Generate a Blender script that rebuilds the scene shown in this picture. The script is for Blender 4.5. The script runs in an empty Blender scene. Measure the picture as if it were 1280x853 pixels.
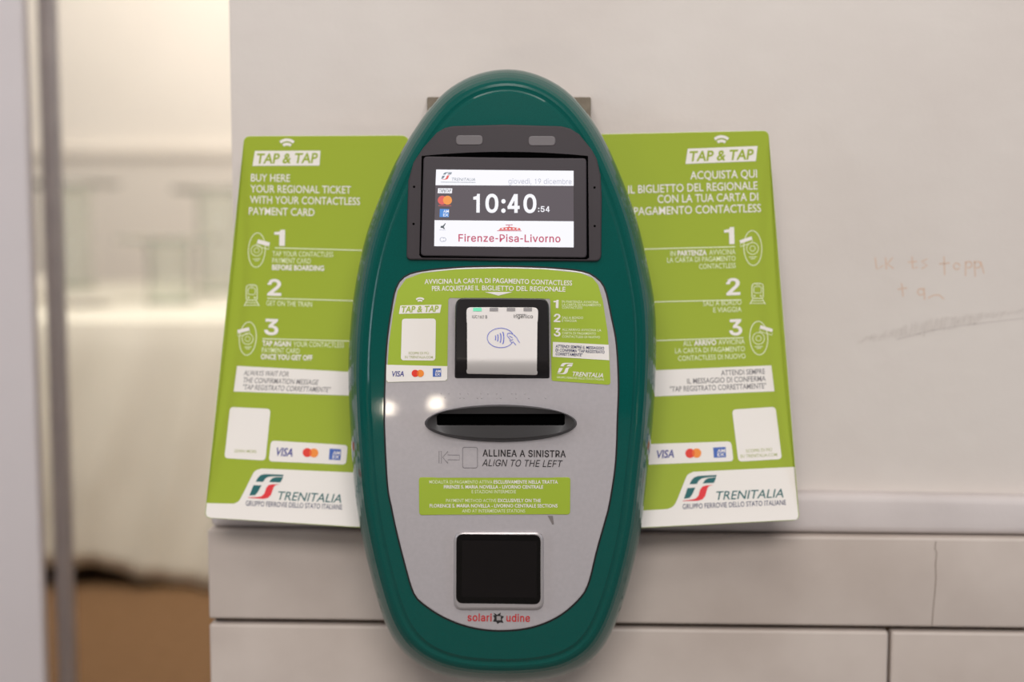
import bpy, bmesh, math, random
from mathutils import Vector, Matrix
from mathutils.geometry import tessellate_polygon

random.seed(7)
S = bpy.context.scene
COL = S.collection

# ------------------------------------------------------------------ camera
F_PX = 1625.0
CAM_LOC = Vector((0.0, 0.0, 1.0))
PITCH, YAW = math.radians(5.0), math.radians(1.5)
cam_data = bpy.data.cameras.new('camera')
cam_data.sensor_width = 36.0
cam_data.lens = F_PX * 36.0 / 1280.0
cam_data.dof.use_dof = True
cam_data.dof.focus_distance = 1.312
cam_data.dof.aperture_fstop = 1.7
cam_data.clip_start = 0.01
cam = bpy.data.objects.new('camera', cam_data)
cam.location = CAM_LOC
cam.rotation_euler = (math.radians(90) - PITCH, 0.0, YAW)
COL.objects.link(cam)
S.camera = cam
CAM_ROT = cam.rotation_euler.to_matrix()

# ------------------------------------------------------------------ world, lights, exposure
S.view_settings.view_transform = 'Standard'
S.view_settings.look = 'None'
S.view_settings.exposure = 0.0
S.view_settings.gamma = 1.0
S.view_settings.use_curve_mapping = False
world = bpy.data.worlds.new('hall_light')
S.world = world
world.use_nodes = True
WN = world.node_tree
WN.nodes.clear()
wo = WN.nodes.new('ShaderNodeOutputWorld')
wb = WN.nodes.new('ShaderNodeBackground')
wg = WN.nodes.new('ShaderNodeTexGradient')
wc = WN.nodes.new('ShaderNodeTexCoord')
wm = WN.nodes.new('ShaderNodeMapping')
wr = WN.nodes.new('ShaderNodeValToRGB')
wm.inputs['Rotation'].default_value = (0, math.radians(90), 0)
wm.inputs['Location'].default_value = (0.5, 0, 0)
wm.inputs['Scale'].default_value = (0.5, 0.5, 0.5)
wr.color_ramp.elements[0].position = 0.30
wr.color_ramp.elements[0].color = (0.05, 0.046, 0.043, 1)
wr.color_ramp.elements[1].position = 0.75
wr.color_ramp.elements[1].color = (0.42, 0.40, 0.39, 1)
WN.links.new(wc.outputs['Generated'], wm.inputs['Vector'])
WN.links.new(wm.outputs['Vector'], wg.inputs['Vector'])
WN.links.new(wg.outputs['Color'], wr.inputs['Fac'])
WN.links.new(wr.outputs['Color'], wb.inputs['Color'])
WN.links.new(wb.outputs['Background'], wo.inputs['Surface'])
wb.inputs['Strength'].default_value = 0.62


def area(name, loc, target, sx, sy, power, color):
    d = bpy.data.lights.new(name, 'AREA')
    d.shape = 'RECTANGLE'
    d.size, d.size_y = sx, sy
    d.energy = power
    d.color = color
    o = bpy.data.objects.new(name, d)
    o.location = loc
    o.rotation_euler = (Vector(target) - Vector(loc)).to_track_quat('-Z', 'Y').to_euler()
    COL.objects.link(o)
    return o


area('hall_ceiling_light', (0.2, -2.9, 3.55), (0.1, 1.4, 0.75), 3.0, 1.2, 150, (1.0, 0.965, 0.94))
area('hall_near_ceiling_light', (0.0, -0.4, 3.4), (0.05, 1.1, 0.9), 2.4, 1.0, 30, (1.0, 0.95, 0.90))
area('hall_window_left', (-3.2, 0.1, 1.3), (0, 1.35, 0.9), 0.5, 1.9, 22, (0.76, 0.86, 1.0))
area('hall_window_right', (3.4, 0.0, 1.1), (0, 1.35, 0.9), 0.5, 1.7, 20, (0.68, 0.82, 1.0))
area('back_room_ceiling_light', (-1.5, 6.7, 3.4), (-1.5, 7.1, 0.0), 2.6, 1.6, 46, (1.0, 0.97, 0.93))
area('back_room_front_fill', (-0.4, 2.45, 2.9), (-1.5, 6.0, 1.5), 1.6, 1.0, 116, (1.0, 0.98, 0.95))  # added fill from the front, brightens the hanging cloth and far room
for nm, lx, ly, lz in (('glint_light_left', -0.822, -1.2, 0.244), ('glint_light_right', -0.527, -1.2, 0.279)):  # small lights added low down to make two glints on the face plate
    area(nm, (lx, ly, lz), (0, 1.3, 0.85), 0.07, 0.07, 1.2, (1.0, 0.88, 0.70))


# ------------------------------------------------------------------ colour and materials
def lin(c):
    r = []
    for v in c:
        v = v / 255.0
        r.append(v / 12.92 if v <= 0.04045 else ((v + 0.055) / 1.055) ** 2.4)
    return (r[0], r[1], r[2], 1.0)


def mat(name, rgb, rough=0.5, metal=0.0, coat=0.0, spec=0.5, noise=None, bump=None, emit=0.0, lit=False):
    m = bpy.data.materials.new(name)
    m.use_nodes = True
    nt = m.node_tree
    b = nt.nodes['Principled BSDF']
    b.inputs['Base Color'].default_value = lin(rgb)
    b.inputs['Roughness'].default_value = rough
    b.inputs['Metallic'].default_value = metal
    b.inputs['Specular IOR Level'].default_value = spec
    b.inputs['Coat Weight'].default_value = coat
    b.inputs['Coat Roughness'].default_value = 0.06
    if emit:
        b.inputs['Emission Color'].default_value = lin(rgb)
        b.inputs['Emission Strength'].default_value = emit
    if lit:     # backlit display: dark glass that gives off the colour
        b.inputs['Base Color'].default_value = (0.008, 0.008, 0.009, 1)
    tc = None
    if noise or bump:
        tc = nt.nodes.new('ShaderNodeTexCoord')
    if noise:
        scale, rgb2, detail = noise
        n = nt.nodes.new('ShaderNodeTexNoise')
        n.inputs['Scale'].default_value = scale
        n.inputs['Detail'].default_value = detail
        r = nt.nodes.new('ShaderNodeValToRGB')
        r.color_ramp.elements[0].position = 0.35
        r.color_ramp.elements[1].position = 0.68
        r.color_ramp.elements[0].color = lin(rgb2)
        r.color_ramp.elements[1].color = lin(rgb)
        nt.links.new(tc.outputs['Object'], n.inputs['Vector'])
        nt.links.new(n.outputs['Fac'], r.inputs['Fac'])
        nt.links.new(r.outputs['Color'], b.inputs['Base Color'])
    if bump:
        scale, strength, dist = bump
        n2 = nt.nodes.new('ShaderNodeTexNoise')
        n2.inputs['Scale'].default_value = scale
        n2.inputs['Detail'].default_value = 5
        bp = nt.nodes.new('ShaderNodeBump')
        bp.inputs['Strength'].default_value = strength
        bp.inputs['Distance'].default_value = dist
        nt.links.new(tc.outputs['Object'], n2.inputs['Vector'])
        nt.links.new(n2.outputs['Fac'], bp.inputs['Height'])
        nt.links.new(bp.outputs['Normal'], b.inputs['Normal'])
    return m


M = {}
M['plaster'] = mat('wall_plaster', (214, 206, 199), 0.75, spec=0.2, noise=(5.0, (208, 199, 192), 6), bump=(38, 0.22, 0.004))
M['fascia'] = mat('painted_fascia', (203, 194, 191), 0.6, spec=0.3, noise=(9.0, (195, 186, 183), 5), bump=(30, 0.3, 0.004))
M['stone'] = mat('pale_marble', (196, 184, 175), 0.4, spec=0.4, noise=(7.0, (180, 167, 158), 7), bump=(16, 0.1, 0.003))
M['joint_shadow'] = mat('dirty_joint_and_shadow', (110, 94, 80), 0.9, spec=0.1, noise=(60.0, (70, 57, 48), 4))
M['crack'] = mat('stone_crack', (118, 104, 95), 0.9, spec=0.1)
M['pencil'] = mat('orange_pencil', (211, 179, 156), 0.9, spec=0.1)
M['scuff'] = mat('grey_scuff', (196, 187, 181), 0.9, spec=0.1)
M['shell'] = mat('teal_lacquer', (0, 80, 73), 0.24, coat=0.7, spec=0.08, noise=(900.0, (0, 75, 68), 2))
M['face'] = mat('grey_face_plate', (177, 171, 173), 0.32, coat=0.6, noise=(240.0, (173, 167, 169), 2))
M['gasket'] = mat('black_gasket', (14, 14, 15), 0.6)
M['bezel'] = mat('charcoal_plastic', (58, 52, 55), 0.55, spec=0.3, bump=(900, 0.08, 0.0005))
M['frame'] = mat('charcoal_screen_frame', (62, 56, 60), 0.5, spec=0.3)
M['led'] = mat('smoked_led_lens', (98, 92, 94), 0.4)
M['slot'] = mat('black_moulding', (44, 42, 43), 0.42)
M['black'] = mat('gloss_black', (10, 9, 10), 0.14, spec=0.5)
M['readerblack'] = mat('reader_black', (30, 27, 29), 0.28)
M['deep'] = mat('deep_black', (4, 4, 4), 0.9, spec=0.0)
M['readerwhite'] = mat('reader_white', (232, 226, 222), 0.42)
M['ledgrey'] = mat('reader_led_off', (150, 146, 146), 0.5)
M['ledgreen'] = mat('reader_led_on', (105, 205, 165), 0.5, emit=0.35)
M['inkblue'] = mat('blue_ink', (88, 104, 205), 0.5)
M['silver'] = mat('silver_rim', (176, 170, 170), 0.35, metal=0.35)
M['glass'] = mat('display_glass', (5, 4, 4), 0.06, spec=0.3)
M['panelglass'] = mat('display_panel_reflection', (16, 13, 14), 0.15, spec=0.3)
M['green'] = mat('lime_print', (154, 172, 40), 0.35, coat=0.25)
M['lime'] = mat('lime_sticker', (158, 180, 52), 0.4, coat=0.15)
M['white'] = mat('white_print', (236, 230, 224), 0.35, coat=0.25)
M['pale'] = mat('pale_green_ink', (214, 224, 165), 0.5)
M['fineink'] = mat('fine_white_ink', (224, 229, 190), 0.5)
M['grey'] = mat('grey_ink', (116, 112, 114), 0.5)
M['dark'] = mat('dark_ink', (40, 37, 39), 0.5)
M['navy'] = mat('navy_ink', (34, 44, 92), 0.5)
M['visa'] = mat('card_blue', (56, 60, 138), 0.5)
M['cardbox'] = mat('card_box_blue', (62, 98, 176), 0.5)
M['mred'] = mat('circle_red', (224, 54, 38), 0.5)
M['morange'] = mat('circle_orange', (240, 140, 52), 0.5)
M['mmix'] = mat('circle_overlap', (235, 98, 36), 0.5)
M['teal'] = mat('logo_teal', (10, 94, 96), 0.5)
M['red'] = mat('logo_red', (222, 44, 52), 0.5)
M['solred'] = mat('red_ink', (196, 40, 46), 0.5)
M['captiongreen'] = mat('caption_green', (172, 178, 118), 0.5)
M['bracket'] = mat('bracket_steel', (126, 114, 98), 0.6, metal=0.2, noise=(70.0, (106, 94, 80), 4))
M['residue'] = mat('adhesive_residue', (122, 114, 112), 0.7)
# lit screen
for key, nm, rgb, e in (('scr_white', 'screen_white', (250, 249, 255), 1.0), ('scr_band', 'screen_band', (96, 88, 93), 1.0),
                        ('scr_grey', 'screen_grey', (186, 188, 202), 1.0), ('scr_teal', 'screen_teal', (128, 140, 150), 1.0),
                        ('scr_red', 'screen_red', (196, 88, 112), 1.0), ('scr_lred', 'screen_light_red', (226, 104, 98), 1.0),
                        ('scr_or', 'screen_orange', (244, 158, 84), 1.0), ('scr_blue', 'screen_blue', (88, 146, 218), 1.0),
                        ('scr_dark', 'screen_dark', (90, 98, 102), 1.0)):
    M[key] = mat(nm, rgb, 0.35, spec=0.2, emit=e, lit=True)
# far room
M['backwall'] = mat('cream_wall', (243, 234, 221), 0.8, spec=0.2, noise=(2.0, (240, 231, 218), 3))
M['dado'] = mat('greige_wall', (234, 225, 212), 0.8, spec=0.2, noise=(2.0, (230, 221, 208), 3))
M['carpet'] = mat('brown_carpet', (122, 93, 66), 0.95, spec=0.05, noise=(40.0, (112, 84, 58), 6), bump=(300, 0.4, 0.004))
M['paving'] = mat('grey_paving', (118, 111, 106), 0.6, noise=(6.0, (108, 101, 96), 5))
M['cloth'] = mat('white_linen', (214, 207, 191), 0.85, spec=0.15, noise=(3.0, (208, 201, 184), 4), bump=(900, 0.2, 0.001))
M['ceramic'] = mat('white_ceramic', (206, 199, 188), 0.3)
M['clear'] = mat('clear_glass', (249, 251, 247), 0.03)
M['clear'].node_tree.nodes['Principled BSDF'].inputs['Transmission Weight'].default_value = 0.96
M['clear'].node_tree.nodes['Principled BSDF'].inputs['IOR'].default_value = 1.2
M['glassfoot'] = mat('green_glass_edge', (150, 152, 130), 0.2)
M['leftwall'] = mat('cool_white_wall', (208, 201, 202), 0.7, spec=0.2, noise=(3.0, (203, 196, 197), 4))
M['post'] = mat('brushed_aluminium', (176, 170, 170), 0.45, metal=0.25, noise=(30.0, (168, 162, 163), 3))
M['wood'] = mat('table_wood', (120, 88, 60), 0.6, noise=(14.0, (100, 72, 48), 5))


# ------------------------------------------------------------------ pixel rays onto real planes
def W(px, py, Y):
    d = CAM_ROT @ Vector(((px - 640.0) / F_PX, (426.5 - py) / F_PX, -1.0))
    return CAM_LOC + d * ((Y - CAM_LOC.y) / d.y)


FACE_Y = 1.300      # front of the validator
PANEL_Y = 1.434     # side panels
WALL_Y = 1.480      # plaster wall


def face_depth(px, py):
    return FACE_Y + 0.007 * ((px - 628) / 190.0) ** 2 + (0.037 if py > 440 else 0.017) * ((py - 440) / 390.0) ** 2


def SF(px, py, off=0.0):        # validator face
    return W(px, py, face_depth(px, py) - off)


def plane_surf(Y):
    return lambda px, py, off=0.0: W(px, py, Y - off)




def SP(px, py, off=0.0):        # side panels, springing forward towards the foot
    t = max(0.0, (py - 165.0) / 490.0)
    return W(px, py, PANEL_Y - 0.044 * t * t - off)


SW = plane_surf(WALL_Y)


# ------------------------------------------------------------------ object helpers
def empty(name, loc, label=None, cat=None, group=None):
    o = bpy.data.objects.new(name, None)
    o.location = loc
    o.empty_display_size = 0.05
    COL.objects.link(o)
    if label:
        o['label'] = label
    if cat:
        o['category'] = cat
    if group:
        o['group'] = group
    return o


def link(name, me, parent=None, smooth=None, kind=None, label=None):
    if smooth:
        me.shade_smooth()
        me.set_sharp_from_angle(angle=math.radians(smooth))
    o = bpy.data.objects.new(name, me)
    COL.objects.link(o)
    if parent is not None:
        o.parent = parent
        base = Matrix.Identity(4)
        p = parent
        loc = Vector((0, 0, 0))
        while p is not None:
            loc += p.location
            p = p.parent
        me.transform(Matrix.Translation(-loc))
    if kind:
        o['kind'] = kind
    if label:
        o['label'] = label
    return o


def catmull(pts, n=8, closed=True):
    out = []
    N = len(pts)
    for i in range(N if closed else N - 1):
        p0, p1 = pts[(i - 1) % N] if closed or i > 0 else pts[i], pts[i]
        p2 = pts[(i + 1) % N]
        p3 = pts[(i + 2) % N] if closed or i + 2 < N else p2
        for k in range(n):
            t = k / n
            a = []
            for c in (0, 1):
                a.append(0.5 * (2 * p1[c] + (p2[c] - p0[c]) * t + (2 * p0[c] - 5 * p1[c] + 4 * p2[c] - p3[c]) * t * t
                                + (3 * p1[c] - p0[c] - 3 * p2[c] + p3[c]) * t ** 3))
            out.append((a[0], a[1]))
    if not closed:
        out.append(pts[-1])
    return out


def resample(pts, n):
    N = len(pts)
    L = [0.0]
    for i in range(N):
        a, b = pts[i], pts[(i + 1) % N]
        L.append(L[-1] + math.hypot(b[0] - a[0], b[1] - a[1]))
    out, j = [], 0
    for k in range(n):
        s = L[-1] * k / n
        while L[j + 1] < s:
            j += 1
        t = (s - L[j]) / max(L[j + 1] - L[j], 1e-9)
        a, b = pts[j], pts[(j + 1) % N]
        out.append((a[0] + (b[0] - a[0]) * t, a[1] + (b[1] - a[1]) * t))
    return out


def smooth_loop(pts, it):
    for _ in range(it):
        N = len(pts)
        pts = [((pts[i - 1][0] + 2 * pts[i][0] + pts[(i + 1) % N][0]) / 4,
                (pts[i - 1][1] + 2 * pts[i][1] + pts[(i + 1) % N][1]) / 4) for i in range(N)]
    return pts


def signed(pts):
    return 0.5 * sum(pts[i - 1][0] * pts[i][1] - pts[i][0] * pts[i - 1][1] for i in range(len(pts)))


def inset(pts, d):
    """move every edge of a closed outline inwards by d pixels (mitred)."""
    s = 1.0 if signed(pts) > 0 else -1.0
    N = len(pts)
    out = []
    for i in range(N):
        a, b, c = pts[i - 1], pts[i], pts[(i + 1) % N]
        e1, e2 = Vector((b[0] - a[0], b[1] - a[1])), Vector((c[0] - b[0], c[1] - b[1]))
        if e1.length < 1e-9 or e2.length < 1e-9:
            out.append(b)
            continue
        e1.normalize()
        e2.normalize()
        n1, n2 = Vector((-e1.y, e1.x)) * s, Vector((-e2.y, e2.x)) * s
        m = n1 + n2
        if m.length < 1e-6:
            out.append(b)
            continue
        m.normalize()
        k = d / max(m.dot(n1), 0.35)
        out.append((b[0] + m.x * k, b[1] + m.y * k))
    return out


def rounded(pts, r, n=5):
    out = []
    N = len(pts)
    rr = r if isinstance(r, (list, tuple)) else [r] * N
    for i in range(N):
        a, b, c = Vector(pts[i - 1]), Vector(pts[i]), Vector(pts[(i + 1) % N])
        if rr[i] <= 0:
            out.append((b.x, b.y))
            continue
        u, v = (a - b), (c - b)
        lu, lv = u.length, v.length
        u.normalize()
        v.normalize()
        k = min(rr[i], lu * 0.49, lv * 0.49)
        p, q = b + u * k, b + v * k
        for j in range(n + 1):
            t = j / n
            w = p * (1 - t) ** 2 + b * (2 * t * (1 - t)) + q * t * t
            out.append((w.x, w.y))
    return out


def ellipse(cx, cy, rx, ry, n=32, rot=0.0):
    cr, sr = math.cos(rot), math.sin(rot)
    return [(cx + rx * math.cos(2 * math.pi * i / n) * cr - ry * math.sin(2 * math.pi * i / n) * sr,
             cy + rx * math.cos(2 * math.pi * i / n) * sr + ry * math.sin(2 * math.pi * i / n) * cr) for i in range(n)]


def rect(x0, y0, x1, y1):
    return [(x0, y0), (x1, y0), (x1, y1), (x0, y1)]


class Part:
    """collects flat shapes, slabs, strokes and lettering laid on a real surface; one mesh."""

    def __init__(self, surf):
        self.surf = surf
        self.v, self.f, self.m, self.mats = [], [], [], []

    def mi(self, key):
        if key not in self.mats:
            self.mats.append(key)
        return self.mats.index(key)

    def _cap(self, pts, off, key, step, holes=(), flip=False):
        bm = bmesh.new()
        loops = [pts] + list(holes)
        flat = [p for l in loops for p in l]
        vs = [bm.verts.new((p[0], p[1], 0)) for p in flat]
        for t in tessellate_polygon([[Vector((p[0], p[1], 0)) for p in l] for l in loops]):
            try:
                bm.faces.new([vs[i] for i in t])
            except ValueError:
                pass
        if step:
            for ax in (0, 1):
                lo, hi = min(p[ax] for p in flat), max(p[ax] for p in flat)
                c = math.floor(lo / step) * step + step
                while c < hi:
                    no = (1, 0, 0) if ax == 0 else (0, 1, 0)
                    bmesh.ops.bisect_plane(bm, geom=bm.verts[:] + bm.edges[:] + bm.faces[:], dist=1e-4,
                                           plane_co=(c, 0, 0) if ax == 0 else (0, c, 0), plane_no=no)
                    c += step
        bm.verts.index_update()
        base = len(self.v)
        self.v += [self.surf(v.co.x, v.co.y, off) for v in bm.verts]
        i = self.mi(key)
        for fc in bm.faces:
            idx = [base + v.index for v in fc.verts]
            # pixel y runs down: a positively signed loop faces the viewer reversed
            a = signed([(v.co.x, v.co.y) for v in fc.verts])
            if (a > 0) != flip:
                idx.reverse()
            # final orientation: normal towards -Y
            self.f.append(idx)
            self.m.append(i)
        bm.free()

    def poly(self, pts, key, off=0.0003, step=0, holes=()):
        self._cap(pts, off, key, step, holes)
        return self

    def ring(self, a, b, oa, ob, key):
        """band between two outlines with the same number of points."""
        base, n = len(self.v), len(a)
        self.v += [self.surf(p[0], p[1], oa) for p in a] + [self.surf(p[0], p[1], ob) for p in b]
        i = self.mi(key)
        s = signed(a) > 0
        for k in range(n):
            j = (k + 1) % n
            q = [base + k, base + j, base + n + j, base + n + k]
            if s:
                q.reverse()
            self.f.append(q)
            self.m.append(i)
        return self

    def slab(self, pts, key, top, bottom, bevel=0.0, bd=0.0, step=0, back=False, holes=(), skirt=None):
        inner = inset(pts, bevel) if bevel else pts
        self._cap(inner, top, key, step, holes)
        sk = skirt or key
        if bevel:
            mid = inset(pts, bevel * 0.3)
            self.ring(inner, mid, top, top - bd * 0.3, key)
            self.ring(mid, pts, top - bd * 0.3, top - bd, sk)
        self.ring(pts, pts, top - bd, bottom, sk)
        if back:
            self._cap(pts, bottom, sk, step, holes, flip=True)
        return self

    def stroke(self, pts, w, key, off=0.0004, closed=False):
        P = [Vector(p) for p in pts]
        n = len(P)
        L, R = [], []
        for i in range(n):
            a = P[i - 1] if (i > 0 or closed) else P[i]
            b = P[(i + 1) % n] if (i < n - 1 or closed) else P[i]
            t = b - a
            if t.length < 1e-9:
                t = Vector((1, 0))
            t.normalize()
            nn = Vector((-t.y, t.x)) * (w / 2)
            L.append(P[i] + nn)
            R.append(P[i] - nn)
        base = len(self.v)
        self.v += [self.surf(p.x, p.y, off) for p in L] + [self.surf(p.x, p.y, off) for p in R]
        k = self.mi(key)
        for i in range(n if closed else n - 1):
            j = (i + 1) % n
            self.f.append([base + i, base + j, base + n + j, base + n + i])
            self.m.append(k)
        return self

    def text(self, s, a, b, cap, key, bold=0.0, shear=0.0, off=0.0005, lower=False):
        """lettering whose baseline runs from a to b, capital height cap (pixels)."""
        verts, faces, xm, ch = glyphs(s, bold)
        A, B = Vector(a), Vector(b)
        u = B - A
        ux = u / xm
        un = u.normalized()
        up = Vector((un.y, -un.x))
        base = len(self.v)
        for x, y in verts:
            p = A + ux * x + up * (y * cap / ch) + un * (y * cap / ch * shear)
            self.v.append(self.surf(p.x, p.y, off))
        k = self.mi(key)
        for f in faces:
            self.f.append([base + i for i in f])
            self.m.append(k)
        return self

    def build(self, name, parent=None, smooth=None, kind=None, label=None):
        me = bpy.data.meshes.new(name)
        me.from_pydata([tuple(v) for v in self.v], [], self.f)
        for k in self.mats:
            me.materials.append(M[k])
        me.polygons.foreach_set('material_index', self.m)
        me.validate()
        me.update()
        return link(name, me, parent, smooth, kind, label)


_cache = {}
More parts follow.
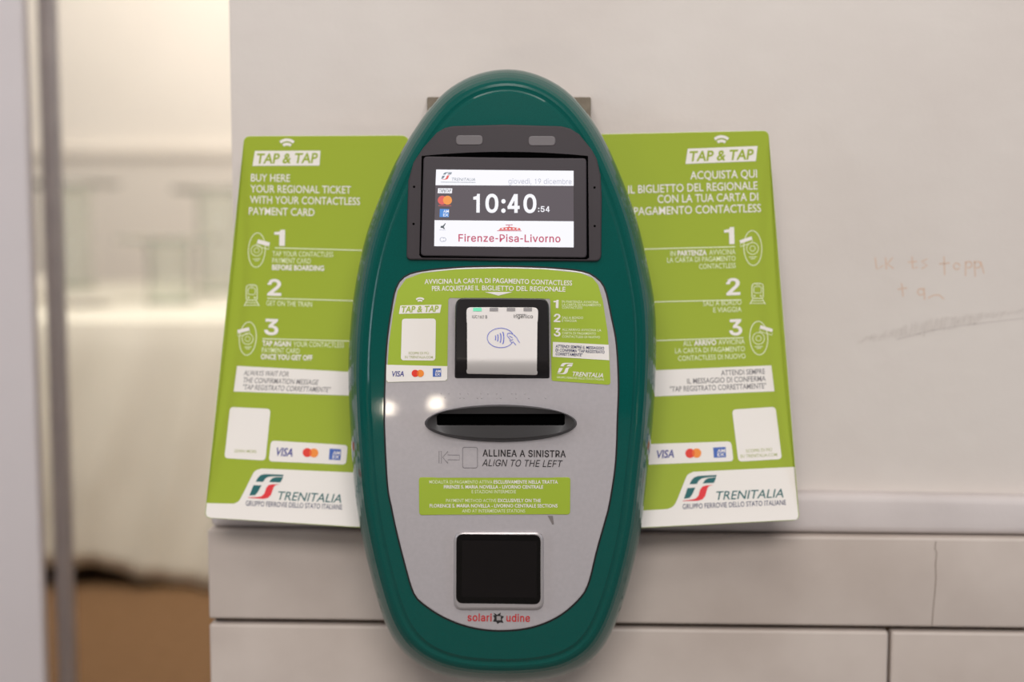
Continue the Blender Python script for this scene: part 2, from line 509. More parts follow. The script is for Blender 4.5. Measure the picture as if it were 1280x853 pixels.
# outlines of a plain grotesque: character -> (advance, points, triangles), thousandths of the size
GROTESQUE = {' ':(200,'',''),
',':(187,"38 -119 68 71 137 71 84 -119","0 2 1 0 3 2"),
'-':(260,"215 244 215 188 45 188 45 244","2 0 3 2 1 0"),
'0':(453,"227 -7 174 1 130 24 95 62 69 113 53 178 48 254 53 330 69 395 95 447 130 484 174 508 227 516 279 508 323 484 358 447 384 395 400 330 405 254 400 178 384 113 359 62 323 24 279 1 227 50 261 56 290 74 313 103 330 144 340 194 344 254 340 314 330 365 313 405 290 435 261 453 227 460 192 453 163 435 140 405 123 365 113 314 109 254 113 194 123 144 140 103 163 74 192 56","11 13 12 10 13 11 10 14 13 9 14 10 9 36 14 36 15 14 9 37 36 35 15 36 9 38 37 34 15 35 8 38 9 34 16 15 8 39 38 33 16 34 8 40 39 32 16 33 7 40 8 32 17 16 7 41 40 31 17 32 6 41 7 31 18 17 6 42 41 30 18 31 5 42 6 5 43 42 29 18 30 29 19 18 5 44 43 28 19 29 4 44 5 28 20 19 4 45 44 27 20 28 3 45 4 27 21 20 3 46 45 26 21 27 3 47 46 25 21 26 2 47 3 25 22 21 2 24 47 24 22 25 2 22 24 1 22 2 1 23 22 1 0 23"),
'1':(400,"265 509 222 509 204 448 108 425 108 380 204 380 204 0 265 0","0 1 2 0 2 5 2 3 4 2 4 5 0 5 6 0 6 7"),
'2':(453,"64 0 64 47 234 229 261 257 282 282 299 305 311 327 318 348 320 371 317 397 308 419 293 436 273 449 250 457 224 460 196 457 172 447 153 433 139 413 130 390 127 362 66 362 71 405 86 442 111 473 143 496 182 511 225 516 268 511 306 497 337 474 361 445 376 411 381 372 378 345 371 318 357 290 336 259 306 223 267 180 153 60 153 57 389 57 389 0","26 28 27 26 29 28 25 29 26 25 30 29 24 30 25 24 31 30 23 15 24 15 14 24 14 13 24 13 31 24 12 31 13 23 16 15 11 31 12 23 17 16 11 32 31 22 17 23 10 32 11 22 18 17 9 32 10 22 19 18 9 33 32 21 19 22 8 33 9 21 20 19 8 34 33 7 34 8 6 34 7 6 35 34 5 35 6 5 36 35 4 36 5 4 37 36 3 37 4 3 38 37 2 38 3 1 38 2 1 39 38 1 40 39 1 41 40 1 42 41 1 43 42 0 43 1"),
'3':(453,"218 -7 173 -3 133 10 98 30 70 57 52 91 44 132 109 132 115 107 126 87 144 71 165 59 191 52 219 50 248 53 275 61 297 74 315 93 325 116 329 145 326 172 316 196 299 217 275 234 242 244 201 248 157 248 157 299 288 448 288 452 70 452 70 509 372 509 372 461 211 278 211 289 264 288 308 276 344 253 371 222 387 186 393 145 387 103 370 66 344 36 309 12 266 -2","30 32 31 30 33 32 30 29 33 29 28 33 28 34 33 27 35 28 35 34 28 26 35 27 26 36 35 26 37 36 26 38 37 26 25 38 25 24 38 24 39 38 23 39 24 22 39 23 22 40 39 21 40 22 20 40 21 20 41 40 19 41 20 18 41 19 18 42 41 5 7 6 5 8 7 17 42 18 5 9 8 17 43 42 16 43 17 4 9 5 4 10 9 15 43 16 4 11 10 15 44 43 14 44 15 4 12 11 3 12 4 13 44 14 3 13 12 3 44 13 3 45 44 2 45 3 2 46 45 1 46 2 1 0 46"),
'4':(430,"232 509 292 509 292 0 232 0 28 112 28 166 352 166 352 112 28 160 88 160 276 509 212 509","0 2 1 0 3 2 4 6 5 4 7 6 8 9 10 8 10 11"),
'5':(453,"221 -7 178 -2 140 11 108 32 83 60 66 93 60 130 122 130 127 108 138 89 154 73 173 60 196 52 221 50 250 53 276 64 298 82 314 104 324 131 328 162 324 193 314 221 297 244 275 262 248 273 218 277 192 275 167 268 145 258 128 246 67 253 96 509 366 509 366 452 151 452 134 301 136 301 155 315 178 325 203 331 229 334 263 330 294 321 321 306 345 285 364 260 379 231 388 199 391 163 385 117 369 76 343 41 309 15 268 -1","30 34 31 34 32 31 34 33 32 30 35 34 39 41 40 38 41 39 38 42 41 37 42 38 37 43 42 36 43 37 36 44 43 30 36 35 30 26 36 26 25 36 25 44 36 25 45 44 24 45 25 30 27 26 23 45 24 30 28 27 22 45 23 22 46 45 30 29 28 21 46 22 21 47 46 20 47 21 20 48 47 19 48 20 19 49 48 18 49 19 17 49 18 5 7 6 5 8 7 17 50 49 5 9 8 16 50 17 4 9 5 4 10 9 15 50 16 15 51 50 4 11 10 14 51 15 4 12 11 3 12 4 13 51 14 3 13 12 3 51 13 3 52 51 2 52 3 2 53 52 1 53 2 1 0 53"),
'6':(453,"226 -7 182 -1 142 15 109 40 84 74 69 115 64 162 68 199 80 239 102 285 137 340 252 509 322 509 151 261 145 261 154 275 165 288 179 299 196 307 214 312 235 314 278 309 316 295 346 271 370 240 384 201 389 157 384 112 368 73 343 39 310 14 271 -2 226 48 254 52 279 63 299 79 314 101 324 128 327 157 324 187 314 213 299 235 279 251 254 262 226 265 198 262 174 252 153 235 138 214 128 188 125 158 128 128 138 102 153 79 174 63 198 52","10 12 11 10 16 12 16 13 12 9 16 10 19 21 20 18 21 19 18 22 21 17 22 18 16 22 17 16 23 22 9 15 16 13 44 16 44 23 16 8 15 9 8 14 15 44 43 23 43 24 23 13 45 44 13 46 45 42 24 43 8 13 14 8 46 13 8 47 46 41 24 42 41 25 24 7 47 8 7 48 47 40 25 41 7 49 48 39 25 40 39 26 25 6 49 7 6 50 49 38 26 39 5 50 6 5 51 50 37 26 38 37 27 26 5 52 51 36 27 37 4 52 5 36 28 27 4 53 52 35 28 36 4 54 53 34 28 35 3 54 4 34 29 28 3 55 54 33 29 34 3 32 55 32 29 33 3 29 32 2 29 3 2 30 29 1 30 2 1 31 30 0 31 1"),
'9':(453,"226 516 271 510 310 494 343 468 368 434 384 393 389 347 385 309 373 270 350 224 315 168 200 0 130 0 301 248 307 248 299 234 287 221 273 210 257 202 238 196 218 195 175 199 137 214 106 237 83 269 68 307 64 352 69 397 85 436 110 469 143 494 182 510 226 460 199 457 174 446 154 429 138 407 129 381 125 352 129 322 138 295 154 274 174 257 199 247 226 243 254 247 279 257 299 273 314 295 324 321 327 350 324 381 314 407 299 429 279 446 254 457","31 1 0 30 1 31 30 2 1 29 2 30 29 3 2 28 33 29 33 32 29 32 3 29 32 55 3 55 4 3 28 34 33 54 4 55 28 35 34 53 4 54 27 35 28 53 5 4 27 36 35 52 5 53 27 37 36 51 5 52 26 37 27 51 6 5 26 38 37 50 6 51 25 38 26 25 39 38 49 6 50 49 7 6 25 40 39 48 7 49 48 8 7 24 40 25 24 41 40 47 8 48 24 42 41 46 8 47 46 14 8 14 9 8 23 42 24 23 43 42 45 13 46 13 14 46 45 17 13 17 12 13 15 9 14 23 44 43 44 17 45 23 17 44 22 17 23 16 9 15 16 10 9 17 10 16 21 17 22 21 18 17 12 10 17 21 19 18 20 19 21 12 11 10"),
':':(187,"95 271 78 274 63 284 53 299 50 316 53 334 63 349 78 359 95 362 113 359 128 349 138 334 141 316 138 299 128 284 113 274 95 -4 78 -1 63 9 53 24 50 41 53 59 63 73 78 83 95 87 113 83 128 73 138 59 141 41 138 24 128 9 113 -1","23 25 24 22 25 23 22 26 25 21 26 22 21 27 26 20 27 21 20 28 27 19 28 20 19 29 28 18 29 19 18 30 29 17 30 18 17 31 30 16 31 17 7 9 8 6 9 7 6 10 9 5 10 6 5 11 10 4 11 5 4 12 11 3 12 4 3 13 12 2 13 3 2 14 13 1 14 2 1 15 14 0 15 1"),
'A':(479,"16 0 201 509 276 509 463 0 395 0 287 302 276 334 264 372 250 420 232 478 245 478 228 419 213 371 201 333 191 302 85 0 110 142 110 199 370 199 370 142","0 9 1 9 2 1 9 10 2 10 3 2 0 17 9 17 11 9 11 8 9 11 8 10 8 18 10 18 3 10 7 18 8 17 12 11 6 18 7 17 13 12 5 18 6 17 14 13 17 16 14 16 15 14 4 19 5 19 18 5 0 16 17 16 18 17 16 19 18 19 3 18 0 15 16 4 3 19"),
'B':(456,"60 0 60 509 241 509 289 504 329 491 359 469 381 442 394 410 398 374 395 344 387 320 373 301 356 286 336 275 315 267 315 262 339 257 363 245 385 227 402 203 414 173 418 136 413 100 400 67 377 39 344 18 301 4 247 0 125 57 245 57 296 63 330 80 349 105 355 137 352 161 342 184 327 203 306 218 279 228 248 231 125 231 125 285 238 285 265 288 288 296 308 309 323 326 333 348 336 372 330 403 313 429 283 446 240 452 125 452","0 53 1 53 2 1 53 3 2 53 4 3 53 5 4 53 52 5 52 6 5 0 41 53 51 6 52 50 6 51 50 7 6 49 7 50 49 8 7 48 8 49 48 9 8 47 9 48 46 9 47 46 10 9 45 10 46 45 11 10 44 11 45 44 12 11 43 12 44 42 12 43 42 13 12 0 40 41 40 42 41 40 13 42 40 14 13 40 15 14 40 16 15 40 17 16 40 39 17 39 18 17 0 28 40 38 18 39 37 18 38 37 19 18 36 19 37 36 20 19 35 20 36 34 20 35 34 21 20 33 21 34 32 21 33 32 22 21 31 22 32 31 23 22 30 23 31 30 24 23 29 24 30 0 29 28 0 24 29 0 25 24 0 26 25 0 27 26"),
'C':(510,"267 -7 205 1 150 25 104 63 70 115 48 179 40 254 48 329 70 393 104 445 150 484 205 508 267 516 305 513 340 504 373 490 402 471 427 447 448 418 463 385 473 348 408 348 401 373 389 395 375 413 357 428 337 440 315 449 292 454 267 456 223 450 184 432 150 403 125 364 109 314 103 254 109 194 125 145 151 105 184 76 223 59 267 53 292 55 315 60 337 69 357 81 375 96 389 114 401 136 408 160 473 160 463 124 448 91 428 62 402 38 373 19 341 5 305 -4","11 13 12 11 14 13 10 14 11 10 15 14 10 16 15 9 16 10 9 29 16 29 17 16 9 30 29 28 17 29 27 17 28 9 31 30 26 17 27 26 18 17 8 31 9 25 18 26 8 32 31 24 18 25 24 19 18 23 19 24 8 33 32 22 19 23 7 33 8 22 20 19 21 20 22 7 34 33 6 34 7 6 35 34 5 35 6 5 36 35 5 37 36 4 37 5 48 50 49 48 51 50 4 38 37 47 51 48 47 52 51 3 38 4 46 52 47 3 39 38 45 52 46 45 53 52 44 53 45 3 40 39 43 53 44 2 40 3 43 54 53 42 54 43 2 41 40 41 54 42 2 54 41 2 55 54 1 55 2 1 56 55 1 57 56 0 57 1"),
'E':(418,"60 0 60 509 372 509 372 452 125 452 125 286 355 286 355 229 125 229 125 57 375 57 375 0","0 4 1 4 2 1 4 3 2 0 5 4 0 8 5 8 6 5 8 7 6 0 9 8 0 10 9 0 11 10"),
'F':(410,"60 0 60 509 369 509 369 452 125 452 125 278 346 278 346 221 125 221 125 0","0 4 1 4 2 1 4 3 2 0 5 4 0 8 5 8 6 5 8 7 6 0 9 8"),
'G':(520,"269 -7 205 1 149 25 104 64 69 116 47 179 40 254 47 329 69 393 103 445 149 484 203 508 265 516 304 513 340 504 374 489 403 469 429 445 449 416 465 384 474 349 408 349 399 372 387 393 373 411 356 427 337 439 315 448 291 454 265 456 222 450 183 432 150 404 125 364 109 314 103 254 109 194 125 145 151 105 184 76 224 59 269 53 309 57 345 71 374 93 396 123 410 160 415 202 434 199 283 199 283 256 478 256 478 200 471 141 451 91 419 50 377 19 326 0","11 13 12 11 14 13 10 14 11 10 15 14 10 16 15 9 16 10 9 29 16 29 17 16 9 30 29 28 17 29 27 17 28 9 31 30 26 17 27 8 31 9 26 18 17 25 18 26 8 32 31 24 18 25 24 19 18 23 19 24 8 33 32 7 33 8 22 19 23 22 20 19 21 20 22 7 34 33 6 34 7 6 35 34 49 51 50 49 47 51 47 52 51 5 35 6 5 36 35 49 46 47 48 52 47 48 53 52 46 48 49 46 53 48 5 37 36 4 37 5 45 53 46 4 38 37 45 54 53 44 54 45 3 38 4 3 39 38 43 54 44 43 55 54 3 40 39 42 55 43 2 40 3 2 41 40 41 55 42 2 55 41 2 56 55 1 56 2 1 57 56 0 57 1"),
'H':(517,"60 0 60 509 125 509 125 289 392 289 392 509 457 509 457 0 392 0 392 232 125 232 125 0","0 2 1 0 3 2 4 6 5 4 7 6 0 10 3 10 4 3 10 9 4 9 7 4 0 11 10 8 7 9"),
'I':(182,"60 509 122 509 122 0 60 0","0 2 1 0 3 2"),
'L':(393,"60 0 60 509 125 509 125 57 361 57 361 0","0 2 1 0 3 2 0 4 3 0 5 4"),
'N':(523,"60 0 60 509 136 509 343 183 352 169 363 151 375 130 388 107 401 82 414 55 405 54 402 81 401 108 400 134 399 157 399 178 399 195 399 509 463 509 463 0 387 0 202 290 190 310 177 331 164 354 148 381 130 413 108 452 119 454 121 417 122 384 123 354 124 328 125 307 125 291 125 0","0 27 1 27 2 1 27 28 2 28 3 2 16 18 17 16 19 18 29 26 28 26 3 28 0 29 27 29 26 27 0 30 29 25 3 26 0 31 30 24 3 25 23 3 24 0 32 31 22 3 23 0 33 32 21 3 22 0 34 33 0 35 34 20 3 21 15 19 16 20 4 3 14 19 15 20 5 4 13 19 14 20 6 5 12 19 13 20 7 6 11 19 12 20 8 7 20 10 8 10 9 8 10 19 11 20 19 10"),
'O':(533,"267 -7 205 1 150 25 105 63 70 115 48 179 40 254 48 329 70 393 105 445 150 484 205 508 267 516 329 508 384 484 429 445 464 393 486 329 493 254 486 179 464 115 429 63 384 25 329 1 267 53 310 59 349 76 383 105 408 144 425 194 430 254 425 314 408 365 383 404 349 433 310 450 267 456 223 450 184 433 151 404 125 364 109 314 103 254 109 194 125 144 151 105 184 76 223 59","11 13 12 10 13 11 10 14 13 9 14 10 9 36 14 36 15 14 9 37 36 35 15 36 34 15 35 9 38 37 8 38 9 34 16 15 33 16 34 8 39 38 32 16 33 8 40 39 7 40 8 32 17 16 31 17 32 7 41 40 6 41 7 31 18 17 30 18 31 6 42 41 5 42 6 5 43 42 29 18 30 29 19 18 5 44 43 28 19 29 4 44 5 28 20 19 4 45 44 27 20 28 3 45 4 27 21 20 3 46 45 26 21 27 3 47 46 25 21 26 25 22 21 2 47 3 2 24 47 24 22 25 2 22 24 1 22 2 1 23 22 1 0 23"),
'P':(444,"60 0 60 509 235 509 289 503 332 487 366 462 390 430 404 391 409 348 404 304 390 265 366 233 332 207 289 191 235 186 109 186 109 242 233 242 269 246 297 256 318 272 333 294 342 319 344 348 342 376 333 402 318 423 297 439 268 449 232 452 125 452 125 0","0 30 1 30 2 1 30 3 2 30 4 3 30 5 4 30 29 5 29 28 5 28 6 5 0 16 30 16 31 30 27 6 28 26 6 27 26 7 6 25 7 26 24 7 25 24 8 7 23 8 24 22 8 23 22 9 8 21 9 22 21 10 9 20 10 21 19 10 20 19 11 10 18 11 19 17 11 18 0 15 16 31 17 16 31 14 17 14 11 17 14 12 11 14 13 12 0 14 15 0 31 14"),
'R':(449,"60 0 60 509 236 509 290 504 333 489 367 465 390 433 405 395 409 352 405 309 390 271 367 240 333 217 289 203 236 198 96 198 96 255 234 255 269 258 298 267 319 281 334 300 342 324 345 352 342 380 334 405 319 425 298 440 269 449 233 452 125 452 125 0 353 0 230 229 303 229 428 0","0 16 1 16 30 1 30 2 1 30 3 2 30 4 3 30 5 4 30 29 5 29 28 5 28 6 5 16 31 30 27 6 28 26 6 27 26 7 6 25 7 26 24 7 25 24 8 7 23 8 24 22 8 23 22 9 8 21 9 22 21 10 9 20 10 21 19 10 20 19 11 10 18 11 19 17 11 18 0 15 16 31 17 16 31 33 17 33 11 17 33 34 11 34 12 11 31 14 33 14 32 33 35 12 34 13 35 12 14 35 13 0 14 15 0 31 14 32 35 14"),
'S':(446,"224 -9 172 -4 128 9 91 31 64 60 46 96 38 137 104 137 110 110 123 88 142 71 166 59 194 52 224 49 257 52 286 60 311 74 329 92 341 114 346 139 342 161 332 179 316 193 296 205 272 214 245 222 184 239 128 260 86 289 60 326 52 372 58 413 75 448 102 476 138 498 180 511 227 516 275 511 316 498 351 476 377 449 394 415 401 378 337 378 326 412 302 437 267 453 225 459 194 456 167 448 145 435 129 418 118 398 115 376 119 352 131 334 148 319 169 308 191 300 212 293 264 279 287 272 312 264 336 252 359 238 379 220 395 198 405 171 408 139 403 99 386 64 360 34 323 11 278 -4","35 37 36 34 37 35 34 38 37 33 38 34 33 39 38 33 40 39 32 47 33 47 40 33 32 48 47 46 40 47 32 49 48 45 40 46 45 41 40 31 49 32 31 50 49 44 41 45 31 51 50 31 52 51 44 42 41 30 52 31 43 42 44 30 53 52 30 54 53 29 54 30 29 55 54 29 56 55 28 56 29 28 57 56 28 58 57 28 59 58 28 60 59 27 60 28 27 61 60 27 62 61 27 63 62 26 63 27 26 64 63 25 64 26 25 65 64 24 65 25 24 66 65 23 66 24 22 66 23 22 67 66 21 67 22 20 67 21 20 68 67 19 68 20 18 68 19 18 69 68 5 7 6 5 8 7 17 69 18 5 9 8 17 70 69 4 9 5 16 70 17 4 10 9 15 70 16 4 11 10 15 71 70 14 71 15 3 11 4 3 12 11 13 71 14 3 13 12 3 71 13 3 72 71 2 72 3 2 73 72 1 73 2 1 0 73"),
'T':(448,"32 452 32 509 417 509 417 452 257 452 257 0 193 0 193 452","0 2 1 0 3 2 7 3 0 6 4 7 4 3 7 6 5 4"),
'U':(517,"259 -8 203 -2 154 15 114 43 85 80 66 124 60 173 60 509 124 509 124 178 128 144 141 113 160 87 187 68 220 56 259 52 298 56 331 68 357 87 377 113 389 144 393 178 393 509 457 509 457 173 451 124 433 80 403 43 363 15 315 -2","6 8 7 6 9 8 21 23 22 21 24 23 6 10 9 20 24 21 5 10 6 20 25 24 5 11 10 19 25 20 19 26 25 4 11 5 4 12 11 18 26 19 4 13 12 17 26 18 3 13 4 17 27 26 3 14 13 16 27 17 3 15 14 15 27 16 3 27 15 2 27 3 2 28 27 1 28 2 1 29 28 0 29 1"),
'a':(389,"160 -9 126 -5 94 5 68 22 48 45 35 73 30 108 34 138 43 161 58 179 78 193 100 203 125 211 152 216 178 220 209 224 234 227 252 230 265 235 273 243 276 255 276 257 273 279 267 297 256 311 240 322 220 329 196 331 171 329 149 322 132 313 118 301 107 288 100 274 41 291 57 322 79 346 104 364 133 375 163 382 194 384 215 383 239 379 263 372 286 360 306 343 322 320 333 290 337 251 337 0 277 0 277 52 272 52 264 38 252 25 236 12 215 1 190 -6 170 45 202 49 228 59 248 74 263 93 272 115 276 138 276 190 270 186 259 182 246 179 231 176 216 173 200 171 186 169 175 168 154 164 134 159 117 150 103 139 95 124 92 105 94 87 102 72 114 61 130 52 149 47","39 41 40 39 42 41 38 42 39 38 43 42 37 43 38 37 44 43 36 44 37 36 45 44 35 45 36 35 27 45 27 46 45 35 28 27 26 46 27 35 29 28 25 46 26 35 30 29 34 30 35 24 46 25 24 47 46 34 31 30 23 47 24 34 32 31 22 47 23 33 32 34 22 48 47 21 48 22 20 48 21 19 48 20 19 49 48 18 49 19 17 65 18 65 49 18 16 65 17 15 65 16 14 65 15 13 65 14 12 65 13 11 65 12 10 65 11 9 65 10 9 66 65 64 49 65 9 67 66 9 68 67 8 68 9 8 69 68 8 70 69 8 71 70 8 72 71 8 73 72 8 74 73 8 75 74 7 75 8 7 76 75 7 77 76 7 78 77 63 49 64 6 78 7 6 79 78 62 49 63 5 79 6 5 80 79 61 51 62 51 49 62 5 81 80 60 51 61 4 81 5 4 82 81 4 83 82 59 52 60 52 51 60 4 84 83 59 53 52 50 49 51 58 53 59 4 58 84 4 53 58 3 53 4 3 54 53 3 55 54 2 55 3 2 56 55 1 56 2 1 57 56 0 57 1"),
'b':(424,"229 -8 198 -5 172 4 153 17 138 31 127 46 118 59 112 59 112 0 53 0 53 509 114 509 114 319 118 319 127 331 137 346 152 360 171 373 197 381 229 384 274 378 313 361 345 332 370 293 385 245 390 189 385 133 370 84 346 45 313 16 274 -2 220 47 253 51 279 66 301 88 316 117 325 151 328 189 325 227 316 261 301 290 280 311 253 325 220 330 188 325 161 312 140 291 125 263 116 229 113 189 116 150 125 115 140 86 162 65 188 51","9 11 10 9 12 11 18 20 19 17 20 18 17 21 20 16 21 17 16 22 21 15 22 16 14 22 15 14 43 22 43 42 22 42 23 22 13 43 14 13 44 43 13 45 44 41 23 42 9 13 12 9 47 13 47 46 13 46 45 13 40 23 41 40 24 23 39 24 40 9 48 47 38 24 39 38 25 24 9 49 48 37 25 38 9 50 49 36 25 37 36 26 25 35 26 36 9 51 50 35 27 26 34 27 35 9 7 51 7 52 51 33 27 34 7 53 52 33 28 27 32 28 33 7 6 53 6 54 53 9 8 7 5 54 6 31 28 32 5 31 54 5 28 31 4 28 5 4 29 28 3 29 4 2 29 3 2 30 29 1 30 2 1 0 30"),
'c':(395,"207 -8 159 -2 117 16 82 46 56 85 40 133 34 187 40 243 56 291 82 330 117 360 159 378 207 384 234 383 260 377 284 368 305 356 324 341 340 322 353 301 362 277 303 262 298 276 290 289 281 301 270 311 257 319 242 325 226 329 207 330 173 325 145 310 124 287 108 258 99 224 96 187 99 151 108 117 124 89 145 66 173 51 207 46 226 48 243 52 258 58 271 66 282 76 292 89 299 102 304 117 363 102 354 78 341 56 325 37 306 21 285 9 261 -1 235 -6","11 13 12 11 14 13 10 14 11 10 15 14 10 16 15 9 16 10 9 17 16 9 29 17 29 18 17 8 30 9 30 29 9 28 18 29 27 18 28 8 31 30 26 18 27 26 19 18 25 19 26 24 19 25 8 32 31 23 19 24 23 20 19 7 32 8 22 20 23 7 33 32 22 21 20 7 34 33 6 34 7 6 35 34 5 35 6 5 36 35 5 37 36 4 37 5 4 38 37 48 50 49 48 51 50 47 51 48 46 51 47 4 39 38 3 39 4 46 52 51 45 52 46 44 52 45 3 40 39 43 52 44 43 53 52 42 53 43 3 41 40 41 53 42 3 53 41 2 53 3 2 54 53 2 55 54 1 55 2 1 56 55 1 57 56 0 57 1"),
'd':(424,"195 -8 151 -2 111 16 79 45 55 84 39 133 34 189 39 245 55 293 79 332 112 361 151 378 196 384 228 381 253 373 272 360 287 346 298 331 306 319 311 319 311 509 372 509 372 0 313 0 313 59 307 59 298 46 287 31 272 17 252 4 227 -5 205 47 236 51 263 65 284 86 299 115 309 150 312 189 309 229 300 263 284 291 263 312 237 325 205 330 172 325 145 311 124 290 108 261 99 227 96 189 99 151 109 117 124 88 145 66 172 51","19 21 20 19 22 21 11 13 12 11 14 13 10 14 11 10 15 14 9 15 10 9 16 15 9 17 16 8 44 9 44 43 9 43 17 9 43 18 17 42 18 43 41 18 42 8 45 44 41 19 18 41 40 19 40 39 19 39 22 19 8 46 45 7 46 8 7 47 46 38 22 39 7 48 47 6 48 7 37 22 38 6 49 48 6 50 49 36 22 37 5 50 6 5 51 50 35 22 36 4 51 5 4 52 51 34 24 35 24 22 35 4 53 52 33 24 34 3 53 4 3 54 53 32 25 33 25 24 33 32 26 25 23 22 24 3 31 54 31 26 32 3 26 31 3 27 26 2 27 3 2 28 27 2 29 28 1 29 2 1 30 29 0 30 1"),
'e':(404,"212 -8 161 -2 117 16 82 46 56 85 40 132 34 187 39 242 55 290 81 329 115 359 157 378 205 384 236 382 266 374 294 361 319 341 341 315 357 282 368 242 371 194 371 169 75 169 75 221 338 221 310 202 307 237 298 269 283 294 263 314 237 326 205 330 173 326 146 313 125 294 109 270 99 241 96 211 96 178 100 139 110 106 128 80 151 61 179 50 212 46 234 48 254 53 271 61 285 73 297 88 306 105 365 91 353 63 335 39 311 19 283 4 249 -5","11 13 12 11 14 13 10 14 11 10 15 14 10 16 15 9 16 10 9 31 16 31 17 16 9 32 31 30 17 31 8 32 9 29 17 30 8 33 32 29 18 17 28 18 29 8 34 33 27 18 28 8 35 34 7 35 8 27 19 18 7 36 35 26 19 27 26 24 19 24 20 19 6 23 7 23 36 7 23 37 36 25 24 26 6 22 23 37 24 23 37 20 24 38 20 37 38 21 20 5 22 6 39 21 38 5 21 22 5 39 21 5 40 39 4 40 5 4 41 40 49 51 50 49 52 51 48 52 49 3 41 4 3 42 41 47 52 48 47 53 52 3 43 42 46 53 47 45 53 46 3 44 43 44 53 45 3 53 44 2 53 3 2 54 53 2 55 54 1 55 2 1 56 55 0 56 1"),
'g':(425,"207 -151 168 -148 134 -140 105 -127 82 -110 64 -91 51 -69 101 -41 110 -53 122 -66 136 -78 154 -88 178 -95 207 -97 249 -92 282 -75 304 -47 311 -6 311 68 306 68 298 56 287 41 272 28 252 16 227 8 195 5 152 10 113 27 80 53 55 90 39 136 34 191 39 246 55 293 80 332 112 361 152 378 196 384 228 382 253 373 273 360 288 346 299 331 308 319 313 319 313 379 372 379 372 -9 367 -54 350 -90 324 -117 291 -136 251 -147 205 59 237 63 264 75 285 95 300 121 309 154 312 193 309 231 300 264 285 291 264 312 237 325 205 330 172 325 145 312 124 290 109 262 99 229 96 193 99 155 109 123 124 96 145 76 172 63","36 38 37 36 39 38 44 46 45 44 47 46 35 39 36 35 40 39 34 40 35 34 41 40 34 42 41 33 66 34 66 65 34 65 42 34 65 43 42 64 43 65 63 43 64 33 67 66 63 44 43 63 62 44 62 61 44 61 60 44 60 47 44 33 68 67 32 68 33 32 69 68 32 70 69 31 70 32 59 47 60 31 71 70 31 72 71 58 47 59 30 72 31 30 73 72 57 47 58 29 73 30 29 74 73 56 18 57 18 47 57 29 75 74 55 18 56 28 75 29 28 76 75 54 19 55 19 18 55 54 20 19 17 47 18 28 53 76 53 20 54 28 20 53 28 21 20 27 21 28 27 22 21 27 23 22 26 23 27 26 24 23 25 24 26 16 47 17 16 48 47 6 8 7 15 48 16 6 9 8 15 49 48 6 10 9 5 10 6 14 49 15 5 11 10 5 12 11 14 50 49 4 12 5 13 50 14 4 13 12 4 50 13 3 50 4 3 51 50 2 51 3 2 52 51 1 52 2 1 0 52"),
'i':(166,"84 443 67 446 54 455 44 468 41 483 44 499 54 512 67 521 84 524 100 521 114 512 123 499 126 483 123 468 114 455 100 446 53 0 53 379 114 379 114 0","16 18 17 16 19 18 7 9 8 6 9 7 6 10 9 5 10 6 5 11 10 4 11 5 4 12 11 3 12 4 3 13 12 2 13 3 2 14 13 1 14 2 1 15 14 0 15 1"),
'l':(168,"53 520 114 520 114 0 53 0","0 2 1 0 3 2"),
'm':(609,"53 0 53 379 112 379 112 295 108 295 118 323 132 346 151 363 172 376 195 384 219 386 257 380 287 361 309 331 321 295 312 295 322 321 337 343 357 361 381 375 407 383 437 386 468 383 497 372 522 354 541 328 553 296 557 255 557 0 496 0 496 254 490 289 473 313 447 326 419 330 395 328 374 320 358 307 345 290 338 270 335 247 335 0 274 0 274 260 269 288 253 311 229 326 199 330 178 328 158 320 140 307 126 289 117 266 114 238 114 0","9 11 10 20 22 21 8 11 9 19 22 20 19 23 22 8 12 11 0 2 1 0 4 2 4 3 2 7 12 8 18 23 19 18 24 23 6 12 7 17 24 18 6 13 12 17 25 24 5 47 6 47 13 6 16 34 17 34 25 17 47 46 13 46 14 13 5 48 47 16 35 34 33 25 34 33 26 25 5 49 48 16 36 35 32 26 33 45 14 46 4 49 5 15 36 16 4 50 49 15 37 36 31 26 32 44 15 45 15 14 45 4 51 50 15 38 37 31 27 26 0 52 4 52 51 4 44 38 15 44 39 38 30 27 31 43 39 44 43 40 39 0 53 52 42 40 43 30 28 27 29 28 30 42 41 40 0 54 53"),
'n':(409,"114 227 114 0 53 0 53 379 112 379 112 287 102 287 124 332 152 362 187 379 227 384 264 380 295 369 321 349 341 321 353 285 357 240 357 0 296 0 296 235 290 275 273 304 246 323 210 329 184 326 161 317 141 303 126 283 117 257","9 11 10 9 12 11 2 4 3 2 6 4 6 5 4 8 12 9 8 13 12 7 13 8 7 23 13 23 14 13 6 25 7 25 24 7 24 23 7 22 14 23 21 14 22 21 15 14 6 26 25 20 15 21 6 27 26 2 28 6 28 27 6 20 16 15 19 16 20 2 0 28 19 17 16 18 17 19 2 1 0"),
